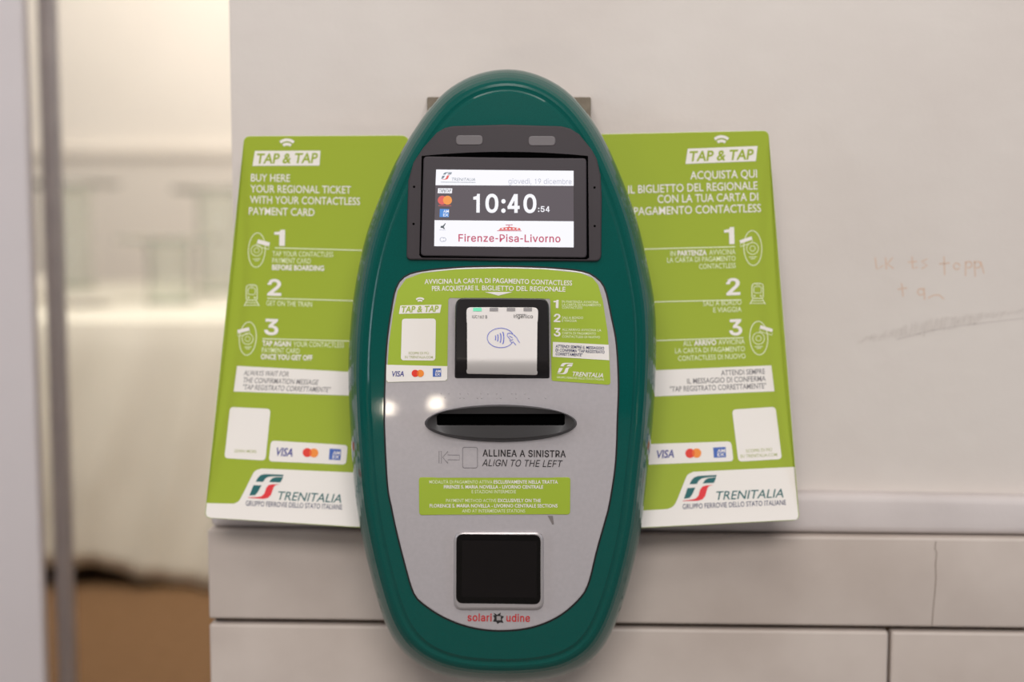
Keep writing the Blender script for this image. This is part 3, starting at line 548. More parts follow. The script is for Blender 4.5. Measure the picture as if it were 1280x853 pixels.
'o':(415,"207 -8 159 -2 117 16 82 46 56 85 40 133 34 187 40 243 56 291 82 330 117 360 159 378 207 384 256 378 299 360 333 330 359 291 376 243 381 187 376 133 359 85 333 46 299 16 256 -2 207 46 242 51 270 66 292 89 307 117 316 151 319 187 316 224 307 258 292 287 270 310 242 325 207 330 173 325 145 310 124 287 108 258 99 224 96 187 99 151 108 117 124 89 145 66 173 51","11 13 12 10 13 11 10 14 13 9 14 10 9 15 14 8 37 9 37 36 9 36 15 9 36 35 15 35 16 15 8 38 37 34 16 35 8 39 38 33 16 34 7 39 8 33 17 16 7 40 39 32 17 33 7 41 40 31 17 32 6 41 7 31 18 17 6 42 41 30 18 31 5 42 6 5 43 42 29 18 30 29 19 18 5 44 43 28 19 29 28 20 19 4 44 5 4 45 44 27 20 28 4 46 45 26 20 27 3 46 4 26 21 20 3 47 46 25 21 26 3 24 47 24 21 25 3 21 24 2 21 3 2 22 21 1 22 2 1 23 22 0 23 1"),
'r':(259,"53 0 53 379 112 379 112 321 115 321 130 347 152 367 181 380 213 385 221 385 229 384 237 384 243 384 243 322 239 323 230 324 219 325 207 326 182 323 159 315 140 301 126 284 117 262 114 237 114 0","7 9 8 7 10 9 7 11 10 7 12 11 7 13 12 6 13 7 0 2 1 0 3 2 5 13 6 4 17 5 17 16 5 16 15 5 15 14 5 14 13 5 4 18 17 4 19 18 0 4 3 0 22 4 22 21 4 21 20 4 20 19 4 0 23 22 0 24 23"),
's':(365,"182 -8 145 -5 112 3 84 18 62 38 45 63 36 94 94 107 105 79 124 60 150 49 181 45 217 50 244 62 262 81 268 103 265 121 254 136 237 147 212 155 149 170 104 186 72 208 53 237 47 274 51 305 65 332 87 354 115 370 149 381 187 384 223 381 254 372 279 358 299 339 314 316 324 290 268 277 258 298 243 316 219 328 187 333 156 329 131 317 114 299 109 277 112 258 124 243 144 232 172 223 229 209 275 194 306 171 325 142 331 107 326 75 312 47 290 24 260 6 223 -5","29 31 30 29 32 31 28 32 29 28 33 32 27 33 28 27 34 33 26 34 27 26 41 34 41 35 34 26 42 41 40 35 41 25 42 26 25 43 42 39 35 40 25 44 43 39 36 35 38 36 39 24 44 25 24 45 44 37 36 38 24 46 45 23 46 24 23 47 46 23 48 47 22 48 23 22 49 48 22 50 49 22 51 50 21 51 22 21 52 51 20 52 21 20 53 52 19 53 20 18 53 19 17 53 18 17 54 53 16 54 17 15 54 16 6 8 7 15 55 54 14 55 15 5 8 6 13 55 14 5 9 8 13 56 55 4 9 5 12 56 13 4 10 9 11 56 12 4 11 10 11 57 56 4 57 11 3 57 4 3 58 57 2 58 3 2 59 58 1 59 2 1 0 59"),
'u':(410,"182 -5 146 -1 115 11 89 31 69 59 57 95 53 139 53 379 114 379 114 144 119 105 137 75 164 56 200 50 226 53 249 62 268 77 283 97 293 122 296 153 296 379 357 379 357 0 298 0 298 92 307 92 286 47 257 17 222 0","6 8 7 6 9 8 19 21 20 19 22 21 18 22 19 6 10 9 5 10 6 17 25 18 25 22 18 5 11 10 16 24 17 24 25 17 4 11 5 16 26 24 26 23 24 26 22 25 15 26 16 4 12 11 14 26 15 3 12 4 3 13 12 13 26 14 3 26 13 3 27 26 23 22 26 2 27 3 2 28 27 1 28 2 1 0 28"),
'v':(389,"163 0 17 379 84 379 165 155 177 121 187 87 196 53 206 21 184 21 194 53 203 87 213 121 224 155 305 379 371 379 226 0","0 2 1 0 3 2 12 14 13 12 15 14 0 4 3 11 15 12 0 5 4 10 15 11 0 9 5 9 6 5 9 6 10 6 15 10 0 8 9 7 15 6 0 7 8 0 15 7"),
'z':(380,"42 0 42 46 254 320 254 323 48 323 48 379 333 379 333 331 126 60 126 56 339 56 339 0","4 6 5 4 7 6 4 3 7 3 2 7 2 8 7 1 8 2 1 9 8 1 10 9 1 11 10 0 11 1"),
'ì':(166,"59 429 -6 529 62 529 110 429 53 0 53 379 114 379 114 0","4 6 5 4 7 6 0 2 1 0 3 2")}


def glyphs(s, bold):
    k = (s, bold)
    if k in _cache:
        return _cache[k]
    if bold in ('B', 'R', 'H'):
        D = GROTESQUE
        vs, fs, x = [], [], 0
        for ch in s:
            adv, pv, pf = D[ch]
            n = [int(q) for q in pv.split()]
            t = [int(q) for q in pf.split()]
            b0 = len(vs)
            vs += [(x + n[i], n[i + 1]) for i in range(0, len(n), 2)]
            fs += [[b0 + t[i], b0 + t[i + 1], b0 + t[i + 2]] for i in range(0, len(t), 3)]
            if bold in ('B', 'H'):
                pts = [Vector(p) for p in vs[b0:]]
                edges = {}
                for i in range(0, len(t), 3):
                    tri = t[i:i + 3]
                    if signed([tuple(pts[j]) for j in tri]) < 0:
                        tri = tri[::-1]
                    for j in range(3):
                        edges[(tri[j - 1], tri[j])] = 1
                nxt = {p: q for (p, q) in edges if (q, p) not in edges}
                prv = {q: p for p, q in nxt.items()}
                c0 = len(vs)
                idx = {}
                for p in [p for p in nxt if p in prv]:
                    a, b, c = pts[prv[p]], pts[p], pts[nxt[p]]
                    e1, e2 = (b - a).normalized(), (c - b).normalized()
                    m = Vector((e1.y + e2.y, -e1.x - e2.x))
                    m.normalize()
                    k = (21.0 if bold == 'H' else 14.0) / max(0.5, m.x * e1.y - m.y * e1.x)
                    idx[p] = len(vs)
                    vs.append((b.x + m.x * k, b.y + m.y * k))
                fs += [[b0 + p, idx[p], idx[nxt[p]], b0 + nxt[p]] for p in nxt if p in idx and nxt[p] in idx]
                x += 30
            x += adv
        x0, x1 = min(v[0] for v in vs), max(v[0] for v in vs)
        _cache[k] = ([(v[0] - x0, v[1]) for v in vs], fs, x1 - x0, 509.0 + {'B': 14, 'H': 21}.get(bold, 0))
        return _cache[k]
    c = bpy.data.curves.new('lettering', 'FONT')
    c.body = s
    c.size = 1.0
    c.offset = bold
    c.resolution_u = 3
    o = bpy.data.objects.new('lettering', c)
    COL.objects.link(o)
    dg = bpy.context.evaluated_depsgraph_get()
    dg.update()
    me = o.evaluated_get(dg).to_mesh()
    vs = [(v.co.x, v.co.y) for v in me.vertices]
    fs = [list(p.vertices) for p in me.polygons]
    o.evaluated_get(dg).to_mesh_clear()
    bpy.data.objects.remove(o)
    bpy.data.curves.remove(c)
    x0, x1 = min(v[0] for v in vs), max(v[0] for v in vs)
    vs = [(v[0] - x0, v[1]) for v in vs]
    _cache[k] = (vs, fs, x1 - x0, 0.682)
    return _cache[k]


def arc(cx, cy, r, a0, a1, n=10, ry=None):
    ry = ry or r
    return [(cx + r * math.cos(math.radians(a0 + (a1 - a0) * i / n)), cy - ry * math.sin(math.radians(a0 + (a1 - a0) * i / n)))
            for i in range(n + 1)]


# ---- marks shared by the panels, the sticker and the screen
LOGO_GREEN = [
    [(140, 168), (160, 125), (185, 97), (225, 82), (300, 78), (420, 75), (412, 94), (330, 97), (265, 108), (235, 130), (215, 165)],
    [(275, 162), (300, 125), (335, 107), (415, 100), (392, 158)],
    [(82, 320), (118, 208), (200, 203), (165, 280), (140, 312)]]
LOGO_RED = [(382, 180), (340, 192), (324, 215), (302, 295), (272, 332), (225, 345), (70, 345), (70, 340), (160, 331), (205, 319), (232, 290),
            (250, 225), (272, 195), (310, 184)]


def rail_logo(P, o, u, v, green, red, off=0.0005):
    def mp(p):
        a, b = (p[0] - 70) / 350.0, (345 - p[1]) / 270.0
        return (o[0] + u[0] * a + v[0] * b, o[1] + u[1] * a + v[1] * b)
    for g in LOGO_GREEN:
        P.poly([mp(p) for p in g], green, off)
    P.poly([mp(p) for p in LOGO_RED], red, off)


def card_circles(P, x, y, dx, r, off=0.0005, dy=0.0, keys=('mred', 'morange', 'mmix')):
    P.poly(ellipse(x, y, r, r, 24), keys[0], off)
    P.poly(ellipse(x + dx, y + dy, r, r, 24), keys[1], off + 0.00012)
    h = math.acos(min(1, dx / 2 / r))
    lens = [(x + r * math.cos(-h + 2 * h * i / 8), y + dy / 2 + r * math.sin(-h + 2 * h * i / 8)) for i in range(9)]
    lens += [(x + dx - r * math.cos(-h + 2 * h * i / 8), y + dy / 2 - r * math.sin(-h + 2 * h * i / 8)) for i in range(1, 8)]
    P.poly(lens, keys[2], off + 0.00024)


def card_box(P, q, off=0.0005):
    """blue square with two short rows of white letters."""
    P.poly(q, 'cardbox', off)
    a, b, c, d = [Vector(p) for p in q]

    def at(s, t):
        w = (a * (1 - s) + b * s) * (1 - t) + (d * (1 - s) + c * s) * t
        return (w.x, w.y)
    h = (d - a).length
    P.text('AM', at(0.30, 0.50), at(0.94, 0.50), h * 0.30, 'white', 0.02, off=off + 0.0002)
    P.text('EX', at(0.30, 0.88), at(0.90, 0.88), h * 0.30, 'white', 0.02, off=off + 0.0002)


def tap_badge(P, q, ta, tb, cap, cx, cy, r, key, ink='white', off=0.0004):
    P.poly(q, ink, off, 16)
    P.text('TAP & TAP', ta, tb, cap, key, 0.022, 0.17, off + 0.0002)
    P.stroke(arc(cx, cy, r, 48, 132), r * 0.28, ink, off)
    P.stroke(arc(cx, cy, r * 0.58, 48, 132), r * 0.28, ink, off)


def oval_icon(P, cx, cy, rx, ry, rot, card, off=0.0004):
    w = 1.1
    P.stroke(ellipse(cx, cy, rx, ry, 36, rot), w, 'fineink', off, True)
    P.stroke(ellipse(cx - 0.3, cy + ry * 0.02, rx * 0.66, rx * 0.66, 24), 0.9, 'fineink', off, True)
    P.stroke(ellipse(cx - 0.3, cy + ry * 0.02, rx * 0.30, rx * 0.30, 14), 0.8, 'fineink', off, True)
    P.stroke([(cx - rx * 0.45, cy + ry * 0.52), (cx + rx * 0.45, cy + ry * 0.50)], 0.9, 'fineink', off)
    P.stroke([(cx - rx * 0.25, cy + ry * 0.62), (cx + rx * 0.25, cy + ry * 0.60)], 0.9, 'fineink', off)
    P.poly(card, 'white', off + 0.0001)
    d = 3.6
    P.stroke([(card[3][0], card[3][1] + 0.6), (card[3][0], card[3][1] + d), (card[2][0], card[2][1] + d), (card[2][0], card[2][1] + 0.6)],
             0.9, 'fineink', off)


def train_icon(P, cx, cy, w, h, off=0.0004):
    x0, x1, y0, y1 = cx - w * 0.36, cx + w * 0.36, cy - h * 0.5, cy + h * 0.22
    P.stroke(rounded(rect(x0, y0, x1, y1), [5, 5, 3, 3]), 1.1, 'fineink', off, True)
    P.stroke(rounded(rect(x0 + 2.4, y0 + 4, x1 - 2.4, cy - 1), 2), 0.9, 'fineink', off, True)
    P.stroke([(cx - 2.6, y0 + 2.0), (cx + 2.6, y0 + 2.0)], 0.8, 'fineink', off)
    for s in (-1, 1):
        P.poly(ellipse(cx + s * w * 0.2, cy + h * 0.10, 1.2, 1.2, 10), 'fineink', off)
        P.stroke([(cx + s * w * 0.3, y1 + 0.5), (cx + s * w * 0.5, cy + h * 0.5)], 1.1, 'fineink', off)
    P.stroke([(x0, cy + h * 0.34), (x1, cy + h * 0.34)], 0.9, 'fineink', off)
    P.stroke([(x0 - 1.5, cy + h * 0.46), (x1 + 1.5, cy + h * 0.46)], 0.9, 'fineink', off)


# ================================================================== THE SETTING
def box(bm, x0, x1, y0, y1, z0, z1):
    vs = [bm.verts.new(c) for c in ((x0, y0, z0), (x1, y0, z0), (x1, y1, z0), (x0, y1, z0),
                                    (x0, y0, z1), (x1, y0, z1), (x1, y1, z1), (x0, y1, z1))]
    for f in ((3, 2, 1, 0), (4, 5, 6, 7), (0, 1, 5, 4), (1, 2, 6, 5), (2, 3, 7, 6), (3, 0, 4, 7)):
        bm.faces.new([vs[i] for i in f])
    return vs


def bm_obj(name, bm, key, parent=None, smooth=None, kind=None, bevel=0.0, seg=2, label=None):
    if bevel:
        bmesh.ops.bevel(bm, geom=bm.edges[:], offset=bevel, segments=seg, affect='EDGES', profile=0.6)
    me = bpy.data.meshes.new(name)
    bm.to_mesh(me)
    bm.free()
    for k in (key if isinstance(key, (list, tuple)) else [key]):
        me.materials.append(M[k])
    return link(name, me, parent, smooth, kind, label)


def structure(name, boxes, key, bevel=0.0):
    bm = bmesh.new()
    for b in boxes:
        box(bm, *b)
    return bm_obj(name, bm, key, None, 30 if bevel else None, 'structure', bevel)


FLOOR_TOP = 0.0
structure('floor', [(-3.2, 3.0, -2.0, 1.75, -0.1, 0.0)], 'paving')
structure('floor_back', [(-3.2, 3.0, 1.75, 8.1, -0.1, 0.0)], 'carpet')
structure('wall_back', [(-3.2, 3.0, 8.0, 8.1, 0.0, 3.4)], 'backwall')
DADO_Z = W(150, 186, 7.97).z
structure('trim_1', [(-3.2, 3.0, 7.965, 8.0, 0.0, DADO_Z - 0.05)], 'dado')
structure('trim_2', [(-3.2, 3.0, 7.94, 8.0, DADO_Z - 0.05, DADO_Z)], 'dado', 0.006)

# plaster wall the validator hangs on: seen edge at the left, thick reveal
XL = W(289, 200, WALL_Y).x
z_ledge = W(1040, 614, WALL_Y).z
front_wall = structure('wall_front', [(XL, 1.6, WALL_Y, WALL_Y + 0.28, z_ledge - 0.3, 2.6)], 'plaster', 0.004)

# painted fascia with a rounded top edge, standing a little proud of the plaster
FAS_Y = WALL_Y - 0.022
XL2 = W(262, 700, WALL_Y - 0.022).x


def course_mesh(name, key, Yf, rows, bev=0.0035, kind='structure'):
    """stone or plaster courses: each cell is (x0,x1,z_top0,z_top1,z_bot0,z_bot1) in world metres, bevelled."""
    bm = bmesh.new()
    for (x0, x1, t0, t1, b0, b1) in rows:
        yb = WALL_Y + 0.27
        vs = [bm.verts.new(c) for c in ((x0, Yf, b0), (x1, Yf, b1), (x1, yb, b1), (x0, yb, b0),
                                        (x0, Yf, t0), (x1, Yf, t1), (x1, yb, t1), (x0, yb, t0))]
        for f in ((3, 2, 1, 0), (4, 5, 6, 7), (0, 1, 5, 4), (1, 2, 6, 5), (2, 3, 7, 6), (3, 0, 4, 7)):
            bm.faces.new([vs[i] for i in f])
    return bm_obj(name, bm, key, None, 35, kind, bev, 3)


ST_Y = WALL_Y - 0.030
XR = 1.6


def zline(py_left, py_right, Y):
    """height of a course line, read at two columns and carried along the wall."""
    a, b = W(300, py_left, Y), W(1280, py_right, Y)
    m = (b.z - a.z) / (b.x - a.x)
    return lambda x: a.z + m * (x - a.x)


f_top = zline(605, 622, FAS_Y)
f_bot = zline(660.5, 670.5, FAS_Y)
course_mesh('trim_3', 'fascia', FAS_Y, [(XL2 + 0.001, XR, f_top(XL2), f_top(XR), f_bot(XL2), f_bot(XR))], 0.010)
s1t, s1b = zline(663, 674, ST_Y), zline(774.5, 786, ST_Y)
s2t = zline(781.2, 792.2, ST_Y)
xj = W(1112, 820, ST_Y).x
g = 0.0017
course_mesh('trim_4', 'stone', ST_Y, [
    (XL2, XR, s1t(XL2), s1t(XR), s1b(XL2), s1b(XR)),
    (XL2, xj - g, s2t(XL2), s2t(xj), s2t(XL2) - 0.30, s2t(xj) - 0.30),
    (xj + g, XR, s2t(xj), s2t(XR), s2t(xj) - 0.30, s2t(XR) - 0.30),
    (XL2, XR, s2t(XL2) - 0.304, s2t(XR) - 0.304, 0.0, 0.0)])
structure('trim_5', [(XL2 + 0.004, XR, WALL_Y - 0.016, WALL_Y + 0.26, 0.0, s1t(XR) + 0.004)], 'joint_shadow')  # dark joints; top strip also paints in the shadow line under the fascia
# crack across the upper stone, writing and scuffs on the plaster
stone_surf = plane_surf(ST_Y)
Pk = Part(stone_surf)
Pk.stroke([(1170, 677), (1168.5, 686), (1171, 692), (1169.5, 705), (1170, 725), (1168, 748), (1166, 768), (1165, 783)], 0.9, 'crack', 0.0003)
Pk.build('crack_line', bpy.data.objects['trim_4'])
Pw = Part(SW)
for st in ([(1094, 322), (1096, 337), (1104, 332)], [(1107, 322), (1108, 337)], [(1116, 322), (1109, 330), (1117, 336)],
           [(1140, 321), (1141, 336), (1147, 334)], [(1135, 328), (1146, 327)], [(1159, 324), (1152, 327), (1159, 332), (1152, 336)],
           [(1180, 321), (1181, 344)], [(1174, 330), (1187, 329)], arc(1196, 333, 4, 0, 330, 10), [(1207, 327), (1207, 345)],
           arc(1211, 331, 4, 170, -120, 8), [(1218, 326), (1219, 346)], arc(1222, 331, 4, 170, -120, 8), [(1226, 327), (1230, 342)],
           [(1127, 354), (1129, 371)], [(1122, 362), (1134, 360)], arc(1151, 365, 4, 30, 330, 9), [(1155, 360), (1156, 375)],
           [(1160, 373), (1167, 369), (1174, 369), (1180, 374)]):
    Pw.stroke(st, 1.25, 'pencil', 0.0002)
Pw.build('pencil_writing', front_wall)
Ps = Part(SW)
zz = []
for i in range(84):
    t = i / 83
    x = 1072 + 208 * t
    y = 428 - 40 * t ** 0.85 + random.uniform(-2.0, 2.0)
    h = (3 + 7 * math.sin(math.pi * min(1, t * 1.1))) * random.uniform(0.5, 1.0)
    zz += [(x, y + h), (x + 3, y - h)]
Ps.stroke(zz, 0.55, 'scuff', 0.0002)
Ps.stroke([(1120, 425), (1165, 413), (1210, 406), (1280, 398)], 1.0, 'scuff', 0.0002)
Ps.build('scuff_mark', front_wall)

# left wall of the opening
LW_Y = 2.05
xw = W(41.5, 426, LW_Y).x
lw = structure('wall_left', [(-3.2, xw, LW_Y, LW_Y + 0.025, 0.0, 2.9)], 'leftwall', 0.004)
structure('ceiling', [(-3.2, 3.0, 2.3, 8.1, 3.5, 3.55)], 'backwall')

# aluminium upright
PO_Y = 2.28
xa, xb = W(58.5, 426, PO_Y).x, W(77, 426, PO_Y).x
po = empty('metal_post', ((xa + xb) / 2, PO_Y + 0.02, 0.0), 'slim grey metal upright post between the white wall edge and the white tablecloth', 'post')
bm = bmesh.new()
box(bm, xa, xb, PO_Y, PO_Y + 0.032, 0.004, 2.75)
bm_obj('upright', bm, 'post', po, 30, None, 0.004)
bm = bmesh.new()
box(bm, xa - 0.03, xb + 0.03, PO_Y - 0.03, PO_Y + 0.075, 0.0, 0.006)
bm_obj('base_plate', bm, 'post', po, 30, None, 0.0015)

# ================================================================== THE FAR TABLE
TB_Y0, TB_Y1 = 3.52, 5.95
T_Z = W(200, 401, TB_Y0).z
TX0, TX1 = -2.05, -0.35
tb = empty('banquet_table', ((TX0 + TX1) / 2, (TB_Y0 + TB_Y1) / 2, 0.0), 'long table hidden beneath the floor-length white cloth beyond the opening', 'table')
bm = bmesh.new()
box(bm, TX0 + 0.03, TX1 - 0.03, TB_Y0 + 0.06, TB_Y1 - 0.03, T_Z - 0.035, T_Z - 0.004)
bm_obj('tabletop', bm, 'wood', tb, 30, None, 0.004)
for lx in (TX0 + 0.12, TX1 - 0.12):
    for ly in (TB_Y0 + 0.16, TB_Y1 - 0.14):
        bm = bmesh.new()
        box(bm, lx - 0.022, lx + 0.022, ly - 0.022, ly + 0.022, 0.0, T_Z - 0.036)
        bm_obj('leg', bm, 'post', tb, 30, None, 0.003)


def cloth():
    bm = bmesh.new()
    n, mrow = 150, 16

    def fold(u):
        return (0.012 * math.sin(u * 23.0 + 0.6) + 0.007 * math.sin(u * 51.0 + 2.1) + 0.006 * math.sin(u * 9.0))
    # drop around three sides that can be seen plus the back, sampled along the perimeter
    per = []
    k = 60
    for i in range(k + 1):
        per.append((TX0 + (TX1 - TX0) * i / k, TB_Y0, 0, -1))
    for i in range(1, k + 1):
        per.append((TX1, TB_Y0 + (TB_Y1 - TB_Y0) * i / k, 1, 0))
    for i in range(1, k + 1):
        per.append((TX1 - (TX1 - TX0) * i / k, TB_Y1, 0, 1))
    for i in range(1, k):
        per.append((TX0, TB_Y1 - (TB_Y1 - TB_Y0) * i / k, -1, 0))
    cols = []
    N = len(per)
    for i, (x, y, nx, ny) in enumerate(per):
        col = []
        for r in range(mrow + 1):
            t = r / mrow
            # hem rises towards the left of the front drop
            hem = 0.012
            if ny < 0:
                s = max(0.0, min(1.0, (-0.98 - x) / 0.33))
                hem += 0.055 * s * s * (3 - 2 * s)
            z = T_Z - 0.012 + (hem - (T_Z - 0.012)) * t if r else T_Z - 0.004
            a = fold(x * 1.3 + y * 0.9 + 0.25 * t) * min(1.0, t * 1.6) * 1.5 + 0.02 * t
            if r == 0:
                a = -0.006
            col.append(bm.verts.new((x + nx * a, y + ny * a, z)))
        cols.append(col)
    for i in range(N):
        j = (i + 1) % N
        for r in range(mrow):
            bm.faces.new((cols[i][r], cols[i][r + 1], cols[j][r + 1], cols[j][r]))
    top = [bm.verts.new((TX0 + 0.012 + (v.co.x - TX0) * (1 - 0.024 / (TX1 - TX0)), TB_Y0 + 0.012 + (v.co.y - TB_Y0) * (1 - 0.024 / (TB_Y1 - TB_Y0)), T_Z))
           for v in [c[0] for c in cols]]
    for i in range(N):
        j = (i + 1) % N
        bm.faces.new((top[i], cols[i][0], cols[j][0], top[j]))
    bm.faces.new(top)
    bmesh.ops.recalc_face_normals(bm, faces=bm.faces[:])
    o = bm_obj('tablecloth', bm, 'cloth', None, 50)
    md = o.modifiers.new('thickness', 'SOLIDIFY')
    md.thickness = 0.003
    md.offset = 0
    o['label'] = 'floor-length white cloth draped over the long table beyond the opening'
    o['category'] = 'tablecloth'
    return o


cloth()


def lathe(name, prof, key, parent, n=40):
    bm = bmesh.new()
    rows = []
    for r, z in prof:
        if r < 1e-5:
            rows.append([bm.verts.new((0, 0, z))])
        else:
            rows.append([bm.verts.new((r * math.cos(2 * math.pi * i / n), r * math.sin(2 * math.pi * i / n), z)) for i in range(n)])
    for a, b in zip(rows, rows[1:]):
        for i in range(n):
            j = (i + 1) % n
            if len(a) == 1:
                bm.faces.new((a[0], b[i], b[j]))
            elif len(b) == 1:
                bm.faces.new((a[i], a[j], b[0]))
            else:
                bm.faces.new((a[i], a[j], b[j], b[i]))
    bmesh.ops.recalc_face_normals(bm, faces=bm.faces[:])
    me = bpy.data.meshes.new(name)
    bm.to_mesh(me)
    bm.free()
    me.materials.append(M[key])
    me.shade_smooth()
    me.set_sharp_from_angle(angle=math.radians(40))
    o = bpy.data.objects.new(name, me)
    COL.objects.link(o)
    o.parent = parent
    return o


TOPZ = T_Z + 0.0025


def cake_stand(px, Y, top_px, plate_px, base_px, label, group='clear glass stands on the tablecloth'):
    """a footed plate: base y row is where it meets the cloth at depth Y."""
    c = W(px, 300, Y)
    k = Y / F_PX * 1.0
    h = W(px, top_px, Y).z - TOPZ
    R, r = plate_px * k, base_px * k
    st = empty('footed_stand', (c.x, Y, TOPZ), label, 'cake stand', group)
    q = r * 0.92
    lathe('foot', [(0, 0), (r, 0), (r * 1.02, 0.006), (r, 0.012), (q - 0.004, 0.014), (0, 0.014)], 'glassfoot', st)
    lathe('column', [(q - 0.004, 0.0145), (q, 0.0145), (q * 0.97, h * 0.5), (q, h - 0.0225), (q - 0.004, h - 0.0225), (q * 0.97 - 0.004, h * 0.5), (q - 0.004, 0.0145)], 'clear', st)
    lathe('plate', [(0, h - 0.022), (R * 0.5, h - 0.022), (R * 0.95, h - 0.012), (R, h - 0.004), (R, h), (R * 0.97, h), (R * 0.93, h - 0.006), (R * 0.5, h - 0.015), (0, h - 0.015)], 'clear', st)
    return st


cake_stand(86, 5.35, 229, 66, 31, 'tall clear glass footed stand on the tablecloth, just right of the grey post')
cake_stand(211, 4.28, 297, 67, 29, 'short clear glass footed stand on the tablecloth, the lowest and nearest stand')
cake_stand(274, 5.05, 236, 58, 29, 'tall clear glass footed stand on the tablecloth, half hidden by the wall edge')
c = W(95, 300, 4.18)
pl = empty('flat_plate', (c.x, 4.18, TOPZ), 'flat white plate on the tablecloth in front of the tall stand by the post', 'plate')
kk = 4.18 / F_PX
lathe('plate', [(0, 0), (26 * kk, 0), (28 * kk, 0.004), (45 * kk, 0.014), (46 * kk, 0.017), (44 * kk, 0.018), (27 * kk, 0.008), (0, 0.007)], 'ceramic', pl)
c = W(47, 300, 4.5)
cu = empty('white_cup', (c.x, 4.5, TOPZ), 'small white cup seen between the white wall edge and the grey post', 'cup')
kk = 4.5 / F_PX
lathe('bowl', [(0, 0), (9 * kk, 0), (10 * kk, 0.004), (14 * kk, 0.05), (15 * kk, 0.085), (14.2 * kk, 0.085), (13 * kk, 0.05), (9 * kk, 0.01), (0, 0.008)], 'ceramic', cu, 28)

# ================================================================== THE SIDE PANELS
PT = 0.003


def side_panel(name, out, r, white, anchor, label, tab):
    root = empty(name, W(anchor[0], anchor[1], PANEL_Y), label, 'sign panel')
    P = Part(SP)
    P.slab(rounded(out, r), 'green', 0.0, -PT, 0.8, 0.0006, 16, True, (), 'white')
    P.build('board', root, 30)
    P = Part(SP)
    P.slab(tab, 'bracket', -0.0002, -PT + 0.0002, 0, 0, 16, True)
    P.build('mounting_tab', root)
    Pf = Part(SP)
    Pf.poly(white, 'white', 0.0002, 16)
    Pf.build('white_footer', root)
    return root


# ---- left panel (English)
left_out = [(305, 170), (508, 169), (516, 184), (500, 663), (449, 660), (255.5, 647.8)]
foot_l = [(258.4, 629.2)] + catmull([(292, 630), (298, 627), (303, 619), (314, 597), (319, 589), (327, 586)], 4, False) + \
    [(500, 593.5), (499.5, 662), (449, 659), (263, 647.6), (258.5, 645.8), (257, 642)]
pL = side_panel('information_panel', left_out, [8, 6, 10, 0, 0, 8], foot_l, (400, 420),
                'lime green instruction panel in English on the left of the ticket validator', rect(500, 300, 533.8, 360))
P = Part(SP)
tap_badge(P, [(318.6, 188.7), (400.6, 188.4), (399.4, 207.1), (315.6, 207.5)], (319.5, 204.4), (396, 203.6), 12.0, 358.8, 187.5, 12.6, 'green')
P.build('tap_badge', pL)
P = Part(SP)
for s, a, b in (('BUY HERE', (313.7, 226.8), (362.5, 227.4)), ('YOUR REGIONAL TICKET', (313, 240.6), (438.7, 242)),
                ('WITH YOUR CONTACTLESS', (312.3, 254.2), (450, 256.4)), ('PAYMENT CARD', (311, 268.4), (393, 270.2))):
    P.text(s, a, b, 9.2, 'white', 0.008)
P.build('heading', pL)


def step(root, num, nb, ncap, line, texts, icon):
    P = Part(SP)
    P.text(num, nb[0], nb[1], ncap, 'white', 'H')
    P.stroke(line, 1.3, 'fineink')
    for s, a, b, bold in texts:
        P.text(s, a, b, 6.2, 'white' if bold else 'fineink', 0.03 if bold else 0.004)
    icon(P)
    P.build('instruction_step', root)


step(pL, '1', ((342.5, 306.6), (356, 306.9)), 19.5, [(343.6, 310), (490, 314.2)],
     (('TAP YOUR CONTACTLESS', (340.5, 320.3), (416.5, 321.4), 0), ('PAYMENT CARD', (340.3, 328.8), (388.5, 329.6), 0),
      ('BEFORE BOARDING', (340, 337.4), (405, 338.6), 1)),
     lambda P: oval_icon(P, 321, 312.8, 10.5, 21.5, 0.06, [(322.5, 299.3), (337.5, 303.3), (336.3, 308.2), (321, 304.3)]))
step(pL, '2', ((334, 369), (351.5, 369.4)), 20, [(334, 373), (480, 377.3)],
     (('GET ON THE TRAIN', (332.8, 382), (390, 383.8), 0),), lambda P: train_icon(P, 314.6, 369.5, 19, 26.5))
step(pL, '3', ((330, 418), (347.8, 418.6)), 19.5, [(328, 423.6), (480, 427.8)],
     (('TAP AGAIN', (327.8, 432.4), (363.5, 433.2), 1), ('YOUR CONTACTLESS', (366.5, 433.3), (430, 434.8), 0),
      ('PAYMENT CARD', (327.2, 440.8), (374.5, 442), 0), ('ONCE YOU GET OFF', (326, 449), (390.5, 450.8), 1)),
     lambda P: oval_icon(P, 309.8, 423.4, 10.5, 20.8, 0.09, [(296.6, 412.7), (311, 409.2), (312.2, 413.4), (297.2, 417.2)]))
P = Part(SP)
P.poly([(296.3, 457.6), (480, 467.4), (480, 496.3), (292, 489.6)], 'white', 0.0003, 16)
P.text('ALWAYS WAIT FOR', (304.4, 469.4), (360.5, 471), 6.3, 'grey', 0.004, 0.2)
P.text('THE CONFIRMATION MESSAGE', (303.2, 478.4), (397, 481.4), 6.3, 'grey', 0.004, 0.2)
P.text('"TAP REGISTRATO CORRETTAMENTE"', (302.6, 487.2), (412, 490.6), 6.3, 'grey', 0.004, 0.2)
P.build('message_strip', pL)
P = Part(SP)
P.poly(rounded([(287.5, 509), (338.3, 511.4), (331.8, 576), (280.5, 573)], 5), 'white', 0.0003, 16)
P.text('LEARN MORE', (293, 565.6), (320.5, 566.6), 3.6, 'captiongreen', 0.006)
P.build('code_card', pL)
P = Part(SP)
P.poly(rounded([(338.7, 551), (434.8, 556.8), (432.4, 581.2), (335.8, 577)], 5), 'white', 0.0003, 16)
P.text('VISA', (343.4, 569.6), (365.6, 571), 9.8, 'visa', 0.02, 0.2)
card_circles(P, 384, 566, 8.2, 5.7, dy=0.5)
card_box(P, [(412, 561), (426.4, 562), (425.4, 575.6), (411, 574.8)])
P.build('payment_strip', pL)
P = Part(SP)
